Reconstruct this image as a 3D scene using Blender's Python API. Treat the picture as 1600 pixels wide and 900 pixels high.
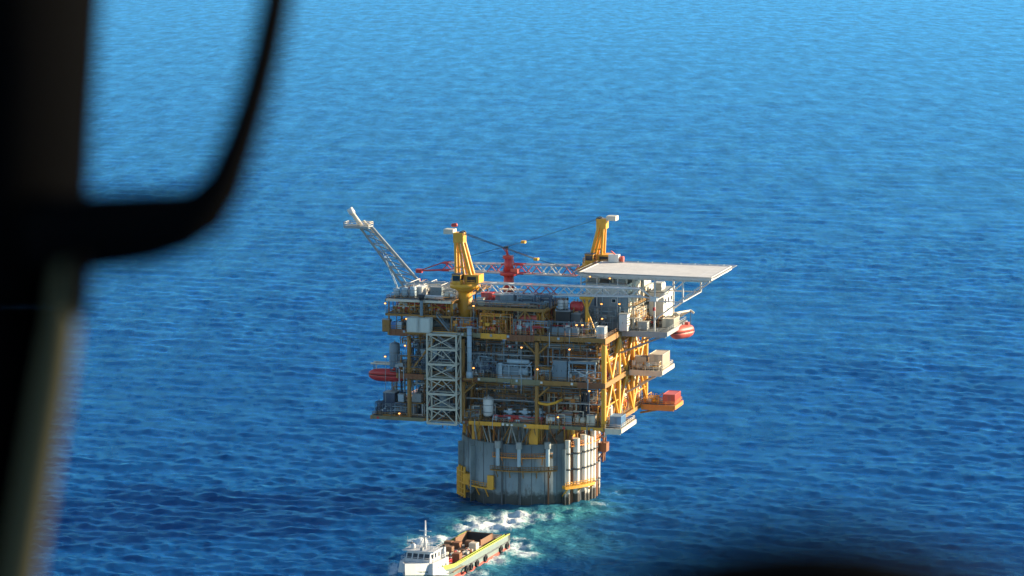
import bpy, math, random
import numpy as np
from mathutils import Vector, Matrix

random.seed(7)
S = bpy.context.scene
for o in list(bpy.data.objects): bpy.data.objects.remove(o)
COL = S.collection
R = math.radians

# ------------------------------------------------------------------ camera
LENS, CAM, PITCH = 100.0, Vector((-4.8, -800.0, 168.0)), R(7.77)
cd = bpy.data.cameras.new('camera'); cam = bpy.data.objects.new('camera', cd); COL.objects.link(cam)
cd.lens = LENS; cd.sensor_width = 36; cd.clip_start = 0.05; cd.clip_end = 120000
cam.location = CAM; cam.rotation_euler = (R(90) - PITCH, 0, 0)
cd.dof.use_dof = True; cd.dof.focus_distance = 790; cd.dof.aperture_fstop = 5.0
S.camera = cam
# ------------------------------------------------------------------ sky, sun, exposure
SUN_AZ, SUN_EL = 106.0, 15.0          # degrees to the right of the direction towards the camera
sd = Vector((math.sin(R(SUN_AZ)) * math.cos(R(SUN_EL)), -math.cos(R(SUN_AZ)) * math.cos(R(SUN_EL)), math.sin(R(SUN_EL))))
W = bpy.data.worlds.new('World'); S.world = W; W.use_nodes = True
wn = W.node_tree.nodes; wl = W.node_tree.links; wn.clear()
sky = wn.new('ShaderNodeTexSky'); sky.sky_type = 'NISHITA'; sky.sun_disc = False
sky.sun_elevation = R(SUN_EL); sky.sun_rotation = math.atan2(sd.x, sd.y)
sky.altitude = 150; sky.air_density = 1.0; sky.dust_density = 0.0; sky.ozone_density = 2.0
bg = wn.new('ShaderNodeBackground'); bg.inputs['Strength'].default_value = 0.080
wo = wn.new('ShaderNodeOutputWorld')
wl.new(sky.outputs[0], bg.inputs[0]); wl.new(bg.outputs[0], wo.inputs[0])
sl = bpy.data.lights.new('sun', 'SUN'); sl.energy = 5.0; sl.angle = R(0.5); sl.color = (1.0, 0.81, 0.55)
so = bpy.data.objects.new('sun', sl); COL.objects.link(so)
so.rotation_euler = sd.to_track_quat('Z', 'Y').to_euler(); so.location = (300, 150, 300)
S.view_settings.view_transform = 'Standard'; S.view_settings.look = 'None'
S.view_settings.gamma = 1; S.view_settings.exposure = 1.52
S.render.engine = 'CYCLES'

# ------------------------------------------------------------------ pixel helpers (1600 x 900 photograph)
FPX = LENS / 36 * 1600
TH = R(17)
UX = Vector((math.cos(TH), -math.sin(TH), 0)); VX = Vector((math.sin(TH), math.cos(TH), 0))
FW = Vector((0, math.cos(PITCH), -math.sin(PITCH))); UP = Vector((0, math.sin(PITCH), math.cos(PITCH)))
def ray(px, py): return Vector(((px - 800) / FPX, 0, 0)) + FW - UP * ((py - 450) / FPX)
def hit(px, py, n, k):
    d = ray(px, py); return CAM + d * ((k - CAM.dot(n)) / d.dot(n))
def pv(px, py, v):                     # a pixel on the plane v = const of the platform -> (u, z)
    p = hit(px, py, VX, v); return p.dot(UX), p.z
def ground(px, py, z=0.0): return hit(px, py, Vector((0, 0, 1)), z)

# ------------------------------------------------------------------ materials
MATS = {}
def paint(name, col, rough=0.5, rust=0.0, var=0.18, metal=0.0, streak=True, rustcol=(0.16, 0.06, 0.02), scale=0.9):
    if name in MATS: return MATS[name]
    m = bpy.data.materials.new(name); m.use_nodes = True; N = m.node_tree.nodes; L = m.node_tree.links
    b = N['Principled BSDF']
    g = N.new('ShaderNodeNewGeometry'); mp = N.new('ShaderNodeMapping'); L.new(g.outputs['Position'], mp.inputs[0])
    mp.inputs['Scale'].default_value = (1, 1, 0.28 if streak else 1)
    n1 = N.new('ShaderNodeTexNoise'); n1.inputs['Scale'].default_value = scale; n1.inputs['Detail'].default_value = 6; n1.inputs['Roughness'].default_value = .65
    L.new(mp.outputs[0], n1.inputs['Vector'])
    mx = N.new('ShaderNodeMix'); mx.data_type = 'RGBA'
    lo = [c * (1 - var * 1.6) for c in col]; hi = [min(1, c * (1 + var)) for c in col]
    mx.inputs[6].default_value = (*lo, 1); mx.inputs[7].default_value = (*hi, 1)
    L.new(n1.outputs['Fac'], mx.inputs[0])
    out = mx.outputs[2]
    if rust > 0:
        n2 = N.new('ShaderNodeTexNoise'); n2.inputs['Scale'].default_value = scale * 1.7; n2.inputs['Detail'].default_value = 8; n2.inputs['Roughness'].default_value = .7
        L.new(mp.outputs[0], n2.inputs['Vector'])
        r = N.new('ShaderNodeMapRange'); r.inputs[1].default_value = .72 - rust * .3; r.inputs[2].default_value = .80 - rust * .22
        L.new(n2.outputs['Fac'], r.inputs[0])
        m2 = N.new('ShaderNodeMix'); m2.data_type = 'RGBA'; m2.inputs[7].default_value = (*rustcol, 1)
        L.new(r.outputs[0], m2.inputs[0]); L.new(out, m2.inputs[6]); out = m2.outputs[2]
    L.new(out, b.inputs['Base Color'])
    b.inputs['Roughness'].default_value = rough; b.inputs['Metallic'].default_value = metal
    MATS[name] = m; return m
SKY_ = paint('faded_blue_paint', (0.14, 0.27, 0.42), .5, .1)
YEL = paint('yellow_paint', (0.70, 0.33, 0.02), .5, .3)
YELD = paint('shaded_rusty_yellow_paint', (0.29, 0.14, 0.024), .6, .5)  # rustier yellow, also darkened to put the front's shade into the paint
ORG = paint('orange_paint', (0.62, 0.22, 0.03), .5, .25)
WHT = paint('white_paint', (0.62, 0.61, 0.58), .45, .16)
FAD = paint('faded_olive_paint', (0.20, 0.18, 0.10), .7, .4)
TWR = paint('tower_cream_paint', (0.46, 0.44, 0.35), .5, .25)
CRM = paint('cream_paint', (0.64, 0.56, 0.43), .5, .22)
GBL = paint('grey_blue_paint', (0.15, 0.21, 0.25), .5, .15)
LBL = paint('pale_blue_paint', (0.32, 0.42, 0.48), .5, .12)
GRY = paint('grey_paint', (0.28, 0.30, 0.30), .55, .25)
PGN = paint('pale_green_grey_paint', (0.50, 0.53, 0.47), .5, .1)
DGR = paint('dark_grey_steel', (0.075, 0.085, 0.095), .6, .2)
NAV = paint('dark_blue_paint', (0.03, 0.055, 0.10), .5, .1)
BLU = paint('blue_paint', (0.03, 0.14, 0.36), .45, .05)
BLK = paint('black_steel', (0.015, 0.016, 0.02), .6, .1)
RED = paint('red_paint', (0.50, 0.035, 0.03), .45, .1)
SAL = paint('faded_red_paint', (0.56, 0.10, 0.07), .5, .1)
RST = paint('rusty_steel', (0.22, 0.085, 0.035), .8, .3)
DCK = paint('deck_plate', (0.10, 0.115, 0.12), .75, .3, .3)
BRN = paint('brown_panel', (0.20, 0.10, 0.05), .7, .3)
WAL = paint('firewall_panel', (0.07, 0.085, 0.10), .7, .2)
HEL = paint('helideck_plate', (0.60, 0.58, 0.54), .8, .22, .2, streak=False, scale=.3, rustcol=(.32, .31, .29))
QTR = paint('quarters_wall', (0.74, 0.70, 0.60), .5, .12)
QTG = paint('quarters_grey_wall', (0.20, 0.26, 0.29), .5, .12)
LIM = paint('lime_paint', (0.50, 0.58, 0.10), .45, .1)
HSG = paint('boat_grey_green', (0.17, 0.22, 0.20), .5, .2)
BOT = paint('red_antifouling', (0.50, 0.06, 0.035), .6, .2)
BWH = paint('boat_white', (0.52, 0.53, 0.53), .4, .12, .08)
TYR = paint('tyre_rubber', (0.02, 0.02, 0.022), .85, 0)
GLS = paint('dark_glass', (0.015, 0.022, 0.03), .08, 0, .05)
ROPE = paint('steel_rope', (0.03, 0.03, 0.035), .6, 0)
def emit(name, col, s):
    m = bpy.data.materials.new(name); m.use_nodes = True; b = m.node_tree.nodes['Principled BSDF']
    b.inputs['Base Color'].default_value = (*col, 1); b.inputs['Emission Color'].default_value = (*col, 1); b.inputs['Emission Strength'].default_value = s
    return m
LAMP = emit('lamp_glow', (1.0, 0.36, 0.08), 1.5)

# hull: blue-grey coat, weld seams, rust runs and a weedy band at the waterline
def hull_mat():
    m = bpy.data.materials.new('hull_coating'); m.use_nodes = True; N = m.node_tree.nodes; L = m.node_tree.links; b = N['Principled BSDF']
    g = N.new('ShaderNodeNewGeometry'); mp = N.new('ShaderNodeMapping'); L.new(g.outputs['Position'], mp.inputs[0]); mp.inputs['Scale'].default_value = (1, 1, .15)
    def noise(sc, src, d=6):
        n = N.new('ShaderNodeTexNoise'); n.inputs['Scale'].default_value = sc; n.inputs['Detail'].default_value = d; n.inputs['Roughness'].default_value = .65
        L.new(src, n.inputs['Vector']); return n.outputs['Fac']
    def rng(x, a, c):
        r = N.new('ShaderNodeMapRange'); r.inputs[1].default_value = a; r.inputs[2].default_value = c; L.new(x, r.inputs[0]); return r.outputs[0]
    def mix(f, a, c):
        x = N.new('ShaderNodeMix'); x.data_type = 'RGBA'; L.new(f, x.inputs[0])  # trim thins and sinks upward, its fade into shade put into the shape
        for i, q in ((6, a), (7, c)):
            if isinstance(q, tuple): x.inputs[i].default_value = (*q, 1)
            else: L.new(q, x.inputs[i])
        return x.outputs[2]
    c = mix(noise(.35, mp.outputs[0]), (.085, .125, .15), (.19, .25, .28))
    c = mix(rng(noise(.12, g.outputs['Position'], 3), .42, .6), c, (.20, .25, .265))
    c = mix(rng(noise(.9, mp.outputs[0], 9), .56, .70), c, (.075, .062, .05))
    c = mix(rng(noise(1.7, mp.outputs[0], 9), .62, .72), c, (.13, .06, .03))
    sep = N.new('ShaderNodeSeparateXYZ'); L.new(g.outputs['Position'], sep.inputs[0])
    ad = N.new('ShaderNodeMath'); ad.operation = 'MULTIPLY_ADD'; L.new(noise(.33, g.outputs['Position'], 7), ad.inputs[0]); ad.inputs[1].default_value = -9.0; L.new(sep.outputs['Z'], ad.inputs[2])
    c = mix(rng(ad.outputs[0], -.4, -2.2), c, (.022, .03, .03))
    L.new(c, b.inputs['Base Color']); b.inputs['Roughness'].default_value = .55
    return m
HUL = hull_mat()
def growth_mat(name, col):
    m = paint(name, col, .55, .35); N = m.node_tree.nodes; L = m.node_tree.links; b = N['Principled BSDF']
    src = b.inputs['Base Color'].links[0].from_socket
    g = N.new('ShaderNodeNewGeometry'); sep = N.new('ShaderNodeSeparateXYZ'); L.new(g.outputs['Position'], sep.inputs[0])
    n = N.new('ShaderNodeTexNoise'); n.inputs['Scale'].default_value = .6; L.new(g.outputs['Position'], n.inputs['Vector'])
    ad = N.new('ShaderNodeMath'); ad.operation = 'MULTIPLY_ADD'; L.new(n.outputs['Fac'], ad.inputs[0]); ad.inputs[1].default_value = -6; L.new(sep.outputs['Z'], ad.inputs[2])
    r = N.new('ShaderNodeMapRange'); r.inputs[1].default_value = .5; r.inputs[2].default_value = -.8; L.new(ad.outputs[0], r.inputs[0])
    x = N.new('ShaderNodeMix'); x.data_type = 'RGBA'; L.new(r.outputs[0], x.inputs[0]); L.new(src, x.inputs[6]); x.inputs[7].default_value = (.04, .03, .02, 1)
    L.new(x.outputs[2], b.inputs['Base Color']); return m
CAIS = growth_mat('caisson_coating', (.66, .62, .55))

# ------------------------------------------------------------------ geometry helpers
class G:
    def __init__(s): s.v = []; s.f = []; s.sm = []
    def add(s, vs, fs, smooth=False):
        k = len(s.v); s.v += [tuple(p) for p in vs]; s.f += [tuple(i + k for i in f) for f in fs]; s.sm += [smooth] * len(fs); return s
    def box(s, x0, x1, y0, y1, z0, z1):
        return s.add([(x, y, z) for z in (z0, z1) for y in (y0, y1) for x in (x0, x1)],
                     [(0, 2, 3, 1), (4, 5, 7, 6), (0, 1, 5, 4), (2, 6, 7, 3), (0, 4, 6, 2), (1, 3, 7, 5)])
    def rings(s, rs, cap=True, smooth=True, closed=True):
        n = len(rs[0]); vs = [p for r in rs for p in r]; fs = []
        for i in range(len(rs) - 1):
            for j in range(n if closed else n - 1):
                a = i * n + j; b = i * n + (j + 1) % n; fs.append((a, b, b + n, a + n))
        s.add(vs, fs, smooth)
        if cap:
            k = len(s.v) - len(vs)
            s.f += [tuple(k + j for j in reversed(range(n))), tuple(k + (len(rs) - 1) * n + j for j in range(n))]; s.sm += [False, False]
        return s
    def tube(s, pts, r, n=8, cap=True):
        pts = [Vector(p) for p in pts]; rs = []
        rad = r if isinstance(r, (list, tuple)) else [r] * len(pts)
        a = None
        for i, p in enumerate(pts):
            d = (pts[min(i + 1, len(pts) - 1)] - pts[max(i - 1, 0)]).normalized()
            if a is None: a = d.cross(Vector((0, 0, 1)) if abs(d.z) < .9 else Vector((1, 0, 0)))
            a = (a - d * a.dot(d)).normalized(); b = a.cross(d)
            rs.append([tuple(p + (a * math.cos(2 * math.pi * j / n) + b * math.sin(2 * math.pi * j / n)) * rad[i]) for j in range(n)])
        return s.rings(rs, cap)
    def cyl(s, a, b, r, r2=None, n=16): return s.tube([a, b], [r, r if r2 is None else r2], n)
    def capsule(s, a, b, r, n=16, dome=.5):
        a = Vector(a); b = Vector(b); d = (b - a).normalized(); pts = []; rad = []
        for k in range(5): t = k / 4; pts.append(a - d * r * dome * math.cos(t * math.pi / 2)); rad.append(max(.02, r * math.sin(t * math.pi / 2)))
        for k in range(5): t = k / 4; pts.append(b + d * r * dome * math.sin(t * math.pi / 2)); rad.append(max(.02, r * math.cos(t * math.pi / 2)))
        return s.tube(pts, rad, n)
    def corr(s, x0, x1, y0, y1, z0, z1, pitch=.45, dep=.09):       # a box with corrugated long sides and ends
        prof = []
        def run(ax, ay, bx, by):
            l = math.hypot(bx - ax, by - ay); n = max(2, int(l / pitch)); nx, ny = (by - ay) / l, -(bx - ax) / l
            for i in range(n):
                for t, q in ((0, 0), (.4, 0), (.5, -dep), (.9, -dep)):
                    f = (i + t) / n; prof.append((ax + (bx - ax) * f + nx * q, ay + (by - ay) * f + ny * q))
        run(x0, y0, x1, y0); run(x1, y0, x1, y1); run(x1, y1, x0, y1); run(x0, y1, x0, y0)
        return s.rings([[(p[0], p[1], z) for p in prof] for z in (z0, z1)], True, False)
    def mesh(s, name):
        m = bpy.data.meshes.new(name); m.from_pydata(s.v, [], s.f); m.polygons.foreach_set('use_smooth', s.sm); m.update(); return m
UNIT = {}
def unit(mat, n):
    k = (mat.name, n)
    if k not in UNIT:
        m = G().cyl((0, 0, 0), (0, 0, 1), 1, n=n).mesh('tube'); m.materials.append(mat); UNIT[k] = m
    return UNIT[k]

class T:
    """a thing: an Empty at its base that parents its parts; coordinates are those of the frame it stands in"""
    frame = (0.0, 0.0, -TH)
    def __init__(s, name, label, cat, base, group=None, kind=None, frame=None):
        fx, fy, fa = frame or T.frame
        s.o = bpy.data.objects.new(name, None); COL.objects.link(s.o); s.b = Vector(base)
        s.o.location = (fx + base[0] * math.cos(fa) - base[1] * math.sin(fa), fy + base[0] * math.sin(fa) + base[1] * math.cos(fa), base[2])
        s.o.rotation_euler = (0, 0, fa); s.o.empty_display_size = .5
        if label: s.o['label'] = label
        if cat: s.o['category'] = cat
        if group: s.o['group'] = group
        if kind: s.o['kind'] = kind
    def mesh(s, name, g, mat, parent=None, kind=None, label=None):
        g.v = [(x - s.b.x, y - s.b.y, z - s.b.z) for x, y, z in g.v]
        m = g.mesh(name); m.materials.append(mat)
        o = bpy.data.objects.new(name, m); COL.objects.link(o); o.parent = parent or s.o
        if kind: o['kind'] = kind
        if label: o['label'] = label
        return o
    def box(s, name, x0, x1, y0, y1, z0, z1, mat, parent=None): return s.mesh(name, G().box(x0, x1, y0, y1, z0, z1), mat, parent)
    def cyl(s, name, a, b, r, mat, r2=None, n=16, parent=None): return s.mesh(name, G().cyl(a, b, r, r2, n), mat, parent)
    def tube(s, name, pts, r, mat, n=8, parent=None): return s.mesh(name, G().tube(pts, r, n), mat, parent)
    def bar(s, name, a, b, r, mat, n=6, parent=None):
        a = Vector(a); b = Vector(b); d = b - a
        o = bpy.data.objects.new(name, unit(mat, n)); COL.objects.link(o); o.parent = parent or s.o
        o.matrix_local = Matrix.Translation(a - s.b) @ d.to_track_quat('Z', 'Y').to_matrix().to_4x4() @ Matrix.Diagonal((r, r, d.length, 1))
        return o
def rail(g, pts, z=None, h=1.1, step=2.2, r=.06):        # handrail geometry along a path
    for a, b in zip(pts[:-1], pts[1:]):
        a = Vector(a); b = Vector(b); l = (b - a).length; n = max(1, int(l / step))
        for i in range(n + 1):
            p = a.lerp(b, i / n); g.cyl(p, p + Vector((0, 0, h)), r, n=4)
        for k in (.55, 1.0): g.cyl(a + Vector((0, 0, h * k)), b + Vector((0, 0, h * k)), r, n=4)
    return g
def lattice(t, a, b, w0, w1, nb, cm, lm, r=.14, rl=.07, up=None, colf=None, faces=4):
    """box lattice from a to b; half-widths w0 -> w1; chords and lacing bars are parts"""
    a = Vector(a); b = Vector(b); d = (b - a).normalized(); s = d.cross(up or Vector((0, 0, 1))).normalized(); q = s.cross(d)
    cor = [(-1, -1), (1, -1), (1, 1), (-1, 1)]
    P = []
    for i in range(nb + 1):
        f = i / nb; w = w0 + (w1 - w0) * f; p = a.lerp(b, f); P.append([p + s * (c[0] * w) + q * (c[1] * w) for c in cor])
    for i in range(nb):
        c_, l_ = colf(i / nb) if colf else (cm, lm)
        for k in range(4):
            t.bar('chord', P[i][k], P[i + 1][k], r, c_)
            k2 = (k + 1) % 4
            t.bar('lacing', P[i][k] if i % 2 else P[i][k2], P[i + 1][k2] if i % 2 else P[i + 1][k], rl, l_, 4)
    return P

# ------------------------------------------------------------------ the sea
def build_sea():
    cx, cy = CAM.x, CAM.y
    k = 2778 * 168 * .95
    rad = [0, 120, 260, 400, 480, 540, 580]
    r = 600.0
    while r < 5200:
        rad.append(r); r += max(.9, r * r / k)
    while r < 45000: rad.append(r); r *= 1.13
    rad = np.array(rad)
    ang = np.concatenate([np.radians(np.linspace(-180, -14, 50, endpoint=False)), np.radians(np.linspace(-14, 14, 640)), np.radians(np.linspace(14, 180, 51)[1:-1])])
    nr, na = len(rad), len(ang)
    RR, AA = np.meshgrid(rad, ang, indexing='ij')
    X = cx + RR * np.sin(AA); Y = cy + RR * np.cos(AA); Z = np.zeros_like(X)
    DX = np.zeros_like(X); DY = np.zeros_like(X)
    rs = np.random.RandomState(3)
    sp = np.maximum(np.gradient(rad)[:, None], 0.5) * np.ones_like(X)
    sp = np.where(np.abs(AA) > R(14), 400, sp)
    # large gust patches modulate the height of the short waves
    gust = np.zeros_like(X)
    for i in range(14):
        lam = rs.uniform(90, 420); th = rs.uniform(0, math.pi); gust += np.sin(2 * math.pi / lam * (X * math.cos(th) + Y * math.sin(th) * .6) + rs.uniform(0, 6.28))
    gust = np.clip(1 + .16 * gust, .55, 1.6)
    for i in range(150):
        lam = 2.0 * (34 / 2.0) ** ((i % 100 + rs.rand()) / 100) if i < 100 else rs.uniform(2.5, 11); kk = 2 * math.pi / lam
        th = R(72) + rs.normal(0, R(30)) if i < 100 else rs.uniform(-R(35), R(35)); ph = rs.uniform(0, 6.28)
        slope = (.026 if i < 100 else .012) * (1.0 if lam < 5 else (5 / lam) ** .85); a = slope / kk
        fade = np.clip((lam / np.maximum(sp * abs(math.sin(th)) * (1 if i < 100 else .5), RR * .0008) - .8) / 1.6, 0, 1)
        if lam < 14: a = a * gust
        arg = kk * (X * math.cos(th) + Y * math.sin(th)) + ph
        Z += a * fade * np.sin(arg); c = a * fade * np.cos(arg) * .6
        DX += c * math.cos(th); DY += c * math.sin(th)
    # foam and churned water round the boat and the hull foot: (px, py, half width px, half height px, turn, foam, aerated)
    foam = np.zeros_like(X); aer = np.zeros_like(X)
    lost = np.clip((sp - 1.5) / 9.0, 0, 1)
    SPOTS = [(800, 811, 46, 15, .25, 1.0, 1.0), (760, 822, 40, 12, 0, 1.0, .9), (845, 806, 52, 12, .15, .62, 1.0), (895, 797, 56, 11, .1, .45, .85), (728, 826, 30, 9, .4, .85, .7),
             (800, 856, 44, 13, -.1, .85, 1.0), (822, 866, 34, 9, 0, .9, .9), (775, 874, 32, 15, 0, .8, .9), (662, 846, 32, 10, -.1, 1.0, .7), (694, 842, 28, 9, 0, 1.0, .7),
             (890, 850, 60, 18, 0, .26, .35), (745, 895, 40, 12, 0, .62, .7), (852, 832, 44, 12, 0, .42, .75), (935, 788, 28, 7, 0, .62, .6), (962, 770, 24, 8, 0, .5, .25),
             (614, 890, 12, 20, 0, .8, .4), (826, 796, 112, 6, 0, .4, .6), (700, 900, 34, 10, 0, .8, .7), (812, 842, 26, 7, 0, .7, .8), (785, 822, 46, 9, .2, 1.0, 1.0), (742, 812, 34, 7, .4, .8, .8), (815, 803, 30, 8, 0, .95, 1.0)]
    for px, py, wx, wy, tn, f, q in SPOTS:
        c = ground(px, py); e = ground(px, py + wy); a1 = abs(ground(px + wx, py).x - c.x); b1 = abs(e.y - c.y)
        dx = (X - c.x); dy = (Y - c.y); x2 = dx * math.cos(tn) + dy * math.sin(tn); y2 = -dx * math.sin(tn) + dy * math.cos(tn)
        d = (x2 / a1) ** 2 + (y2 / b1) ** 2
        foam = np.maximum(foam, f * np.exp(-d * 1.1)); aer = np.maximum(aer, q * np.exp(-d * .75))
    Z = Z * (1 + .5 * foam) + foam * .5 * np.sin(X * 1.3 + np.sin(Y * .8) * 2) * np.sin(Y * .9)
    X = X + DX; Y = Y + DY
    co = np.stack([X, Y, Z], -1).reshape(-1, 3)
    I, J = np.meshgrid(np.arange(nr - 1), np.arange(na), indexing='ij'); J2 = (J + 1) % na
    q = np.stack([I * na + J, I * na + J2, (I + 1) * na + J2, (I + 1) * na + J], -1).reshape(-1, 4)
    m = bpy.data.meshes.new('sea'); nf = len(q)
    m.vertices.add(len(co)); m.vertices.foreach_set('co', co.ravel())
    m.loops.add(nf * 4); m.loops.foreach_set('vertex_index', q.ravel().astype(np.int32))
    m.polygons.add(nf); m.polygons.foreach_set('loop_start', np.arange(0, nf * 4, 4, dtype=np.int32)); m.polygons.foreach_set('loop_total', np.full(nf, 4, dtype=np.int32))
    m.polygons.foreach_set('use_smooth', np.ones(nf, dtype=bool)); m.update(); m.validate()
    for nm, d in (('foam', foam), ('aerated', aer), ('unresolved', lost)):
        at = m.attributes.new(nm, 'FLOAT', 'POINT'); at.data.foreach_set('value', d.ravel().astype(np.float32))
    o = bpy.data.objects.new('sea', m); COL.objects.link(o); o['kind'] = 'structure'
    # material
    mt = bpy.data.materials.new('sea_water'); mt.use_nodes = True; N = mt.node_tree.nodes; L = mt.node_tree.links; b = N['Principled BSDF']; m.materials.append(mt)
    g = N.new('ShaderNodeNewGeometry')
    def noise(sc, det, stretch=(1, 1, 1), rough=.6, dist=0, rot=-25):
        mp = N.new('ShaderNodeMapping'); mp.inputs['Scale'].default_value = stretch; mp.inputs['Rotation'].default_value = (0, 0, R(rot)); L.new(g.outputs['Position'], mp.inputs[0])
        n = N.new('ShaderNodeTexNoise'); n.inputs['Scale'].default_value = sc; n.inputs['Detail'].default_value = det; n.inputs['Roughness'].default_value = rough; n.inputs['Distortion'].default_value = dist
        L.new(mp.outputs[0], n.inputs['Vector']); return n.outputs['Fac']
    def math_(op, a, c=None, d=None):
        x = N.new('ShaderNodeMath'); x.operation = op
        for i, q in enumerate((a, c, d)):
            if q is None: continue
            if isinstance(q, (int, float)): x.inputs[i].default_value = q
            else: L.new(q, x.inputs[i])
        return x.outputs[0]
    def rng(x, a, c, lo=0, hi=1):
        r = N.new('ShaderNodeMapRange'); r.inputs[1].default_value = a; r.inputs[2].default_value = c; r.inputs[3].default_value = lo; r.inputs[4].default_value = hi; L.new(x, r.inputs[0]); return r.outputs[0]
    def mix(f, a, c):
        x = N.new('ShaderNodeMix'); x.data_type = 'RGBA'; L.new(f, x.inputs[0])
        for i, q in ((6, a), (7, c)):
            if isinstance(q, tuple): x.inputs[i].default_value = (*q, 1)
            else: L.new(q, x.inputs[i])
        return x.outputs[2]
    fa = N.new('ShaderNodeAttribute'); fa.attribute_name = 'foam'; aa = N.new('ShaderNodeAttribute'); aa.attribute_name = 'aerated'
    # wind waves too small for the mesh, a swell that carries on to the horizon
    h0 = noise(.014, 3, (.4, 1, 1)); h1 = noise(.045, 3, (.55, 1, 1)); h2 = noise(.16, 4, (.6, 1, 1)); h3 = noise(.62, 5, (.65, 1, 1))
    patch = rng(noise(.006, 4, (.4, 1, 1)), .3, .7, .65, 1.25)
    hs = math_('MULTIPLY_ADD', h1, 1.2, math_('MULTIPLY_ADD', h2, 1.0, math_('MULTIPLY', h3, .8)))
    hs = math_('MULTIPLY_ADD', h0, 5.0, math_('MULTIPLY', hs, patch))
    bp = N.new('ShaderNodeBump'); bp.inputs['Strength'].default_value = 1; bp.inputs['Distance'].default_value = 1.0; L.new(hs, bp.inputs['Height'])
    fn = noise(.7, 10, (1, .4, 1), .74, 1.0, 20)
    fm = rng(math_('ADD', math_('MULTIPLY', fa.outputs['Fac'], .85), fn), .88, 1.30)
    fm = math_('MULTIPLY', fm, rng(fa.outputs['Fac'], .03, .2))
    # breaking crests far and wide
    cr = math_('MULTIPLY', rng(noise(.35, 8, (.5, 1.6, 1), .75), .765, .80), rng(noise(.02, 3), .55, .7))
    fm = math_('MAXIMUM', fm, math_('MULTIPLY', cr, .7))
    an = math_('MULTIPLY', aa.outputs['Fac'], rng(noise(.12, 6, (1, .5, 1), .65, .8), .2, .55))
    c = mix(an, (.003, .045, .155), (.10, .42, .42))
    c = mix(fm, c, (.80, .83, .82))
    un = N.new('ShaderNodeAttribute'); un.attribute_name = 'unresolved'
    ro = math_('MULTIPLY_ADD', fm, .5, math_('MULTIPLY_ADD', un.outputs['Fac'], .06, .12))
    N.remove(b)
    df = N.new('ShaderNodeBsdfDiffuse'); L.new(c, df.inputs['Color'])
    gl = N.new('ShaderNodeBsdfGlossy'); gl.inputs['Color'].default_value = (.16, .60, 1.0, 1); L.new(ro, gl.inputs['Roughness']); L.new(bp.outputs[0], gl.inputs['Normal'])
    L.new(bp.outputs[0], df.inputs['Normal'])
    fr = N.new('ShaderNodeFresnel'); fr.inputs['IOR'].default_value = 1.333; bf = N.new('ShaderNodeBump'); bf.inputs['Strength'].default_value = .8; L.new(hs, bf.inputs['Height']); L.new(bf.outputs[0], fr.inputs['Normal'])
    ms = N.new('ShaderNodeMixShader'); L.new(math_('MULTIPLY', math_('MULTIPLY', math_('MULTIPLY', math_('POWER', fr.outputs[0], 1.0), 1.0), rng(noise(.05, 11, (1.2, .3, 1), .78, 0, 0), .3, .7, .5, 1.5)), math_('MULTIPLY_ADD', fm, -.9, 1.0)), ms.inputs[0]); L.new(df.outputs[0], ms.inputs[1]); L.new(gl.outputs[0], ms.inputs[2])
    L.new(ms.outputs[0], N['Material Output'].inputs['Surface'])
    return o
build_sea()

# ================================================================== the platform
L1, L2, L3 = 24.2, 36.6, 49.0
UL, UR, VF, VB = -33.5, 29.0, -24.0, 24.0

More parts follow.
